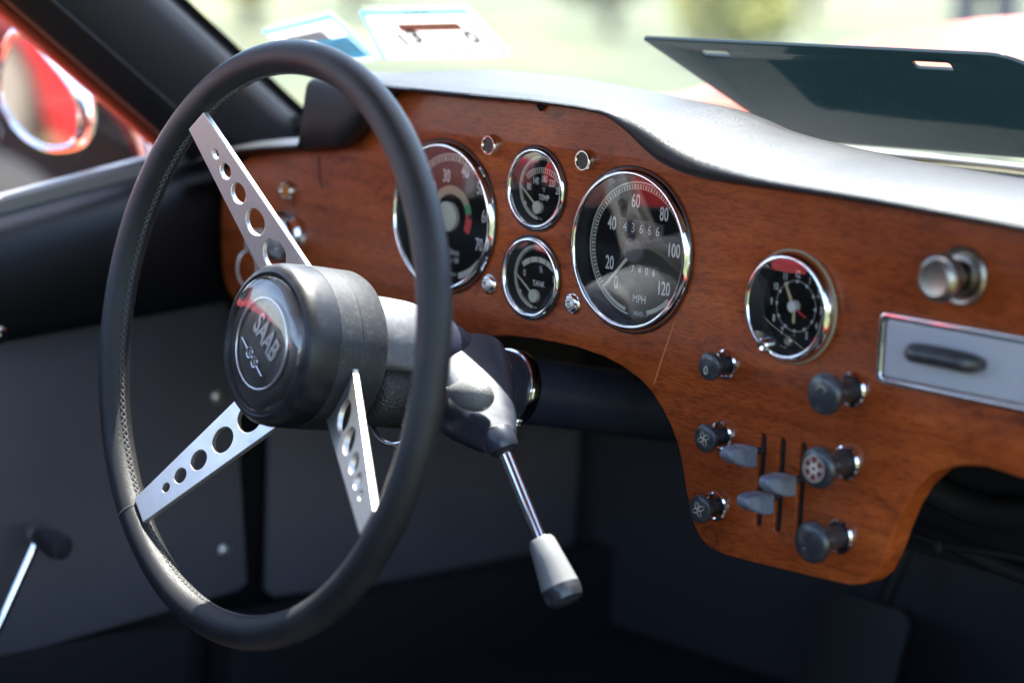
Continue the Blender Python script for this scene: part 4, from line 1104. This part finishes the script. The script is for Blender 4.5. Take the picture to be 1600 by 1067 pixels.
sheet(lerp2(Q2, .45, .45, .92, .96), .0052, 0, "blue_field", PAPERBL, s2, 4, 3)
sheet(lerp2(Q2, .15, .25, .70, .45), .0055, 0, "print_bar", INKG, s2, 4, 2)
for i_ in range(4): sheet(lerp2(Q2, .55 + .09 * i_, .55, .59 + .09 * i_, .80), .0057, 0, "print_bar", RIMW, s2, 2, 2)

vis = thing("tinted_visor", "teal tinted acrylic visor sheet with two slots leaning behind the dash top", "visor", (.04, .22, .06))
# plane through measured corners
A_ = Vector((-.1189, .123, .1281)); B_ = Vector((.1564, .1598, .1343)); C_ = Vector((-.0849, .198, .0794))
ex = (B_ - A_).normalized(); nn = ex.cross(C_ - A_).normalized(); ez = nn.cross(ex) * 1
if ez.z < 0: ez = -ez
def pv(v): d = Vector(v) - A_; return (d.dot(ex), d.dot(ez))
Lb = pv(C_); tr_ = pv(B_)
hgt = 0.122
sk = Lb[0] / Lb[1]
def rc(p0, p1, p2, r, n=6):
    a = (Vector(p0) - Vector(p1)).normalized(); b = (Vector(p2) - Vector(p1)).normalized(); q0 = Vector(p1) + a * r; q1 = Vector(p1) + b * r; o = []
    for i in range(n + 1):
        t = i / n; o.append(tuple((q0 * (1 - t) + Vector(p1) * t) * (1 - t) + (Vector(p1) * (1 - t) + q1 * t) * t))
    return o
cn = [(0, 0), (sk * -hgt, -hgt), (.36, -hgt), (.345, -.045), (tr_[0] + .002, 0)]
op = []
for i, r_ in enumerate((.004, .01, .01, .02, .012)): op += rc(cn[i - 1], cn[i], cn[(i + 1) % 5], r_)
s1p = [pv(v) for v in ((-.0774, .139, .1241), (-.0542, .1428, .1255), (-.0548, .1477, .1216), (-.0774, .1445, .1201))]
s2p = [pv(v) for v in ((.0897, .1623, .1277), (.1165, .1634, .1287), (.1149, .1702, .1237), (.0878, .1695, .1222))]
def slotbox(s):
    xs_l = sorted(p[0] for p in s); zs_l = sorted(p[1] for p in s); return rrect(xs_l[0], (zs_l[0] + zs_l[1]) / 2, xs_l[-1], (zs_l[2] + zs_l[3]) / 2, .0022)
s3 = rrect(.115, -.083, .150, -.077, .002)
g = g_plate([op, slotbox(s1p), slotbox(s2p)], .0015, .0005)
part("sheet", [A_ + ex * v.x + ez * v.y + nn * v.z for v in g[0]], g[1], TEAL, vis, sharp=30)
part("edge_clip", *g_box(A_ + ex * .125 + ez * -.072 + nn * .004, (.020, .006, .009)), CLEARCAP, vis, False)

# ================================================================== SURROUNDINGS
def make_wheel(parent, c, side, r):
    """tyre + rim, axis along X"""
    tw = .17; a = (side, 0, 0)
    ty = lathe("tyre", [(r * .60, 0), (r * .64, .012), (r * .80, .018), (r * .94, .010), (r, -.02), (r, -tw + .02), (r * .94, -tw), (r * .6, -tw)], c, a, TYRE, parent, 48, cap=False)
    lathe("wheel_rim", [(r * .61, 0), (r * .57, -.01), (r * .54, -.03), (r * .30, -.012), (r * .28, .006), (r * .16, .014), (0, .016)], c, a, HUBC, ty, 40)
def classic_car(label, loc, rz, paint, L=4.0, Wd=1.62, H=1.30):
    """low rounded coupe; local X = width, Y = length, built by lofting cross-sections"""
    t = thing("parked_car", label, "car", loc); t.rotation_euler = (0, 0, rz)
    og = Vector(loc)
    def P(v): return og + Vector(v)
    ys_ = np.linspace(-L / 2, L / 2, 81); V = []; F = []
    wheels = (-L * .26, L * .31)
    for y in ys_:
        u = y / (L / 2); e = max(0, 1 - abs(u) ** 5); wy = Wd / 2 * (.72 + .28 * e ** .5)
        top = .84 + .08 * (1 - u * u) - .9 * max(0, u - .80) - .3 * max(0, -u - .9); zb_ = .20
        arch = 0
        for wy_ in wheels:
            d = abs(y - wy_)
            ar = .47 if wy_ > 0 else .36
            if d < ar: arch = max(arch, math.sqrt(max(0, ar ** 2 - d * d)))
        zb2 = max(zb_, .31 + arch) if arch > 0 else zb_
        secs = [(wy * .97, zb2), (wy, max(zb2 + .02, .42)), (wy * 1.0, max(zb2 + .04, top - .16)), (wy * .95, max(zb2 + .06, top - .05)), (wy * .82, top), (wy * .4, top + .03), (0, top + .035)]
        for x, z in secs: V.append(P((x, y, z)))
        for x, z in secs[-2::-1]: V.append(P((-x, y, z)))
    k = 13
    for i in range(len(ys_) - 1):
        for j in range(k - 1): F.append((i * k + j, i * k + j + 1, (i + 1) * k + j + 1, (i + 1) * k + j))
    F.append(tuple(range(k))); F.append(tuple((len(ys_) - 1) * k + j for j in reversed(range(k))))
    part("body", V, F, paint, t, sharp=45)
    # greenhouse
    V = []; F = []
    cab = [(-.95, .0, .60), (-.55, .9, .62), (-.15, 1.0, .64), (.20, .95, .64), (.60, .0, .62)]
    for y, h, w_ in cab:
        z0 = .86; z1 = .90 + (H - .92) * h
        for x, z in ((w_, z0), (w_ * .80, z1 - .04), (w_ * .62, z1), (-w_ * .62, z1), (-w_ * .80, z1 - .04), (-w_, z0)): V.append(P((x, y, z)))
    for i in range(4):
        for j in range(5): F.append((i * 6 + j, i * 6 + j + 1, (i + 1) * 6 + j + 1, (i + 1) * 6 + j))
    part("cabin", V, F, [paint], t, sharp=40)
    for sx in (-1, 1):
        part("side_window", [P((sx * (.625 if z < .95 else .545), y, z)) for y, z in ((-.62, .93), (.40, .93), (.18, H - .11), (-.42, H - .11))], [(0, 1, 2, 3)], LENS, t, False)
    part("underbody", *g_box(P((0, 0, .42)), (Wd * .66, L * .9, .42)), BLACK, t, False)
    for wy_ in wheels:
        for sx in (-1, 1): make_wheel(t, P((sx * (Wd / 2 - .03), wy_, .30)), sx, .30)
    return t
classic_car("red classic car parked close beyond the left window, its wheel showing", (-3.14, -.36, GZ), 0, REDC)
classic_car("second red classic car parked behind, showing in the mirror and rev counter", (-4.5, -6.4, GZ), R(90), REDC)
# person standing on the grass far ahead
def person(loc, rz, label):
    t = thing("person", label, "person", loc); t.rotation_euler = (0, 0, rz); og = Vector(loc)
    def skin(name, vs, es, rs, mt, root=0, parent=t):
        me = bpy.data.meshes.new(name); me.from_pydata([tuple(v) for v in vs], es, [])
        o = bpy.data.objects.new(name, me); COL.objects.link(o)
        sk_ = o.modifiers.new("s", 'SKIN'); 
        lay = me.skin_vertices[0].data if me.skin_vertices else None
        if lay is None:
            bm = bmesh.new(); bm.from_mesh(me); bm.verts.layers.skin.verify(); bm.to_mesh(me); bm.free(); lay = me.skin_vertices[0].data
        for i, r_ in enumerate(rs): lay[i].radius = (r_, r_ * .85); lay[i].use_root = (i == root)
        o.modifiers.new("ss", 'SUBSURF').levels = 1
        dg = bpy.context.evaluated_depsgraph_get(); m2 = bpy.data.meshes.new_from_object(o.evaluated_get(dg)); m2.name = name
        bpy.data.objects.remove(o); m2.materials.clear(); m2.materials.append(mt)
        m2.polygons.foreach_set("use_smooth", [True] * len(m2.polygons))
        q = bpy.data.objects.new(name, m2); COL.objects.link(q); q.parent = parent; ORG[q] = og; return q
    SK = mat("skin", (.45, .26, .18), .6); JE = mat("blue_trousers", (.035, .045, .10), .8); SH = mat("white_shirt", (.7, .7, .75), .8); HR = mat("brown_hair", (.06, .035, .02), .7)
    vs = [(0, 0, .95), (0, 0, 1.12), (0, 0, 1.30), (0, 0, 1.44), (0, 0, 1.50), (0, -.01, 1.60), (0, -.01, 1.70),
          (-.17, 0, 1.40), (-.23, .02, 1.14), (-.24, -.03, .90), (-.24, -.05, .80), (.17, 0, 1.40), (.23, .02, 1.14), (.24, -.03, .90), (.24, -.05, .80),
          (-.09, 0, .88), (-.10, -.02, .50), (-.11, .03, .10), (-.11, -.10, .04), (.09, 0, .88), (.10, -.02, .50), (.12, .03, .10), (.12, -.10, .04)]
    es = [(0, 1), (1, 2), (2, 3), (3, 4), (4, 5), (5, 6), (3, 7), (7, 8), (8, 9), (9, 10), (3, 11), (11, 12), (12, 13), (13, 14), (0, 15), (15, 16), (16, 17), (17, 18), (0, 19), (19, 20), (20, 21), (21, 22)]
    rs = [.14, .13, .15, .10, .055, .085, .07, .06, .045, .035, .035, .06, .045, .035, .035, .085, .06, .042, .04, .085, .06, .042, .04]
    skin("body", vs, es, rs, SK)
    skin("trousers", [vs[0], vs[15], vs[16], (-.11, .03, .12), vs[19], vs[20], (.12, .03, .12)], [(0, 1), (1, 2), (2, 3), (0, 4), (4, 5), (5, 6)], [.155, .105, .08, .065, .105, .08, .065], JE)
    skin("shirt", [(0, 0, .98), vs[1], vs[2], (0, 0, 1.42), vs[7], (-.21, .01, 1.22), vs[11], (.21, .01, 1.22)], [(0, 1), (1, 2), (2, 3), (3, 4), (4, 5), (3, 6), (6, 7)], [.16, .15, .165, .115, .075, .065, .075, .065], SH)
    skin("hair", [(0, .02, 1.66), (0, .015, 1.72)], [(0, 1)], [.088, .075], HR)
    skin("shoe", [(-.11, .05, .04), (-.11, -.13, .03)], [(0, 1)], [.055, .045], BLACK); skin("shoe", [(.12, .05, .04), (.12, -.13, .03)], [(0, 1)], [.055, .045], BLACK)
    return t
person((-6.2, 8.9, GZ), R(30), "person in a white top and dark blue trousers standing on the grass ahead")

def shrub(loc, h, r, cols, label, seed):
    t = thing("shrub", label, "shrub", loc, "shrubs on the grass beyond the windscreen"); rnd = random.Random(seed); og = Vector(loc)
    gs = []
    for k_ in range(7):
        a = rnd.uniform(0, 6.28); gs.append(g_tube([og, og + Vector((.25 * r * math.cos(a), .25 * r * math.sin(a), h * .35)), og + Vector((.7 * r * math.cos(a), .7 * r * math.sin(a), h * .75))], [.04, .025, .01], 6))
    part("stem", *join(*gs), mat("shrub_bark", (.10, .07, .05), .9), t)
    V = []; F = []; mi = []
    lumps = [(rnd.gauss(0, .42) * r, rnd.gauss(0, .42) * r, h * rnd.uniform(.35, .85), rnd.uniform(.22, .42) * r) for _ in range(16)]
    for _ in range(2600):
        lx, ly, lz, lr = rnd.choice(lumps); d = Vector((rnd.gauss(0, 1), rnd.gauss(0, 1), rnd.gauss(0, 1))).normalized() * lr * rnd.uniform(.6, 1.05)
        c = og + Vector((lx, ly, lz)) + d; u = Vector((rnd.gauss(0, 1), rnd.gauss(0, 1), rnd.gauss(0, 1))).normalized() * .05; v = d.cross(u).normalized() * .03
        b = len(V); V += [c - u, c + v, c + u, c - v]; F.append((b, b + 1, b + 2, b + 3))
    o = part("foliage", V, F, cols, t, False); o['kind'] = 'stuff'
    for p in o.data.polygons: p.material_index = rnd.randrange(len(cols))
YEL = [mat("yellow_blossom", (.42, .36, .02), .7), mat("yellow_leaf", (.22, .24, .03), .7)]
GRN = [mat("fresh_leaf", (.07, .12, .02), .6), mat("mid_leaf", (.045, .085, .02), .6)]
DRK = [mat("dark_leaf", (.022, .040, .018), .6), mat("grey_leaf", (.045, .055, .035), .6)]
def at(px, dist):
    d = (fwd + rgt * ((px - 800) / 3778)); d.z = 0; d.normalize(); return (1.0638 + d.x * dist, -1.1067 + d.y * dist, GZ)
shrub(at(380, 21), 1.3, .55, YEL, "yellow flowering shrub just past the top of the left pillar", 1)
shrub(at(540, 27), 1.6, .8, DRK, "dark leafy shrub behind the windscreen stickers", 2)
shrub(at(930, 24), 1.4, .75, GRN, "fresh green shrub above the left corner of the teal visor", 3)
shrub(at(1230, 30), 1.8, 1.0, DRK, "dark shrub above the middle of the teal visor", 4)
shrub(at(1120, 20), .7, .6, YEL, "low yellow shrub over the left part of the teal visor", 5)
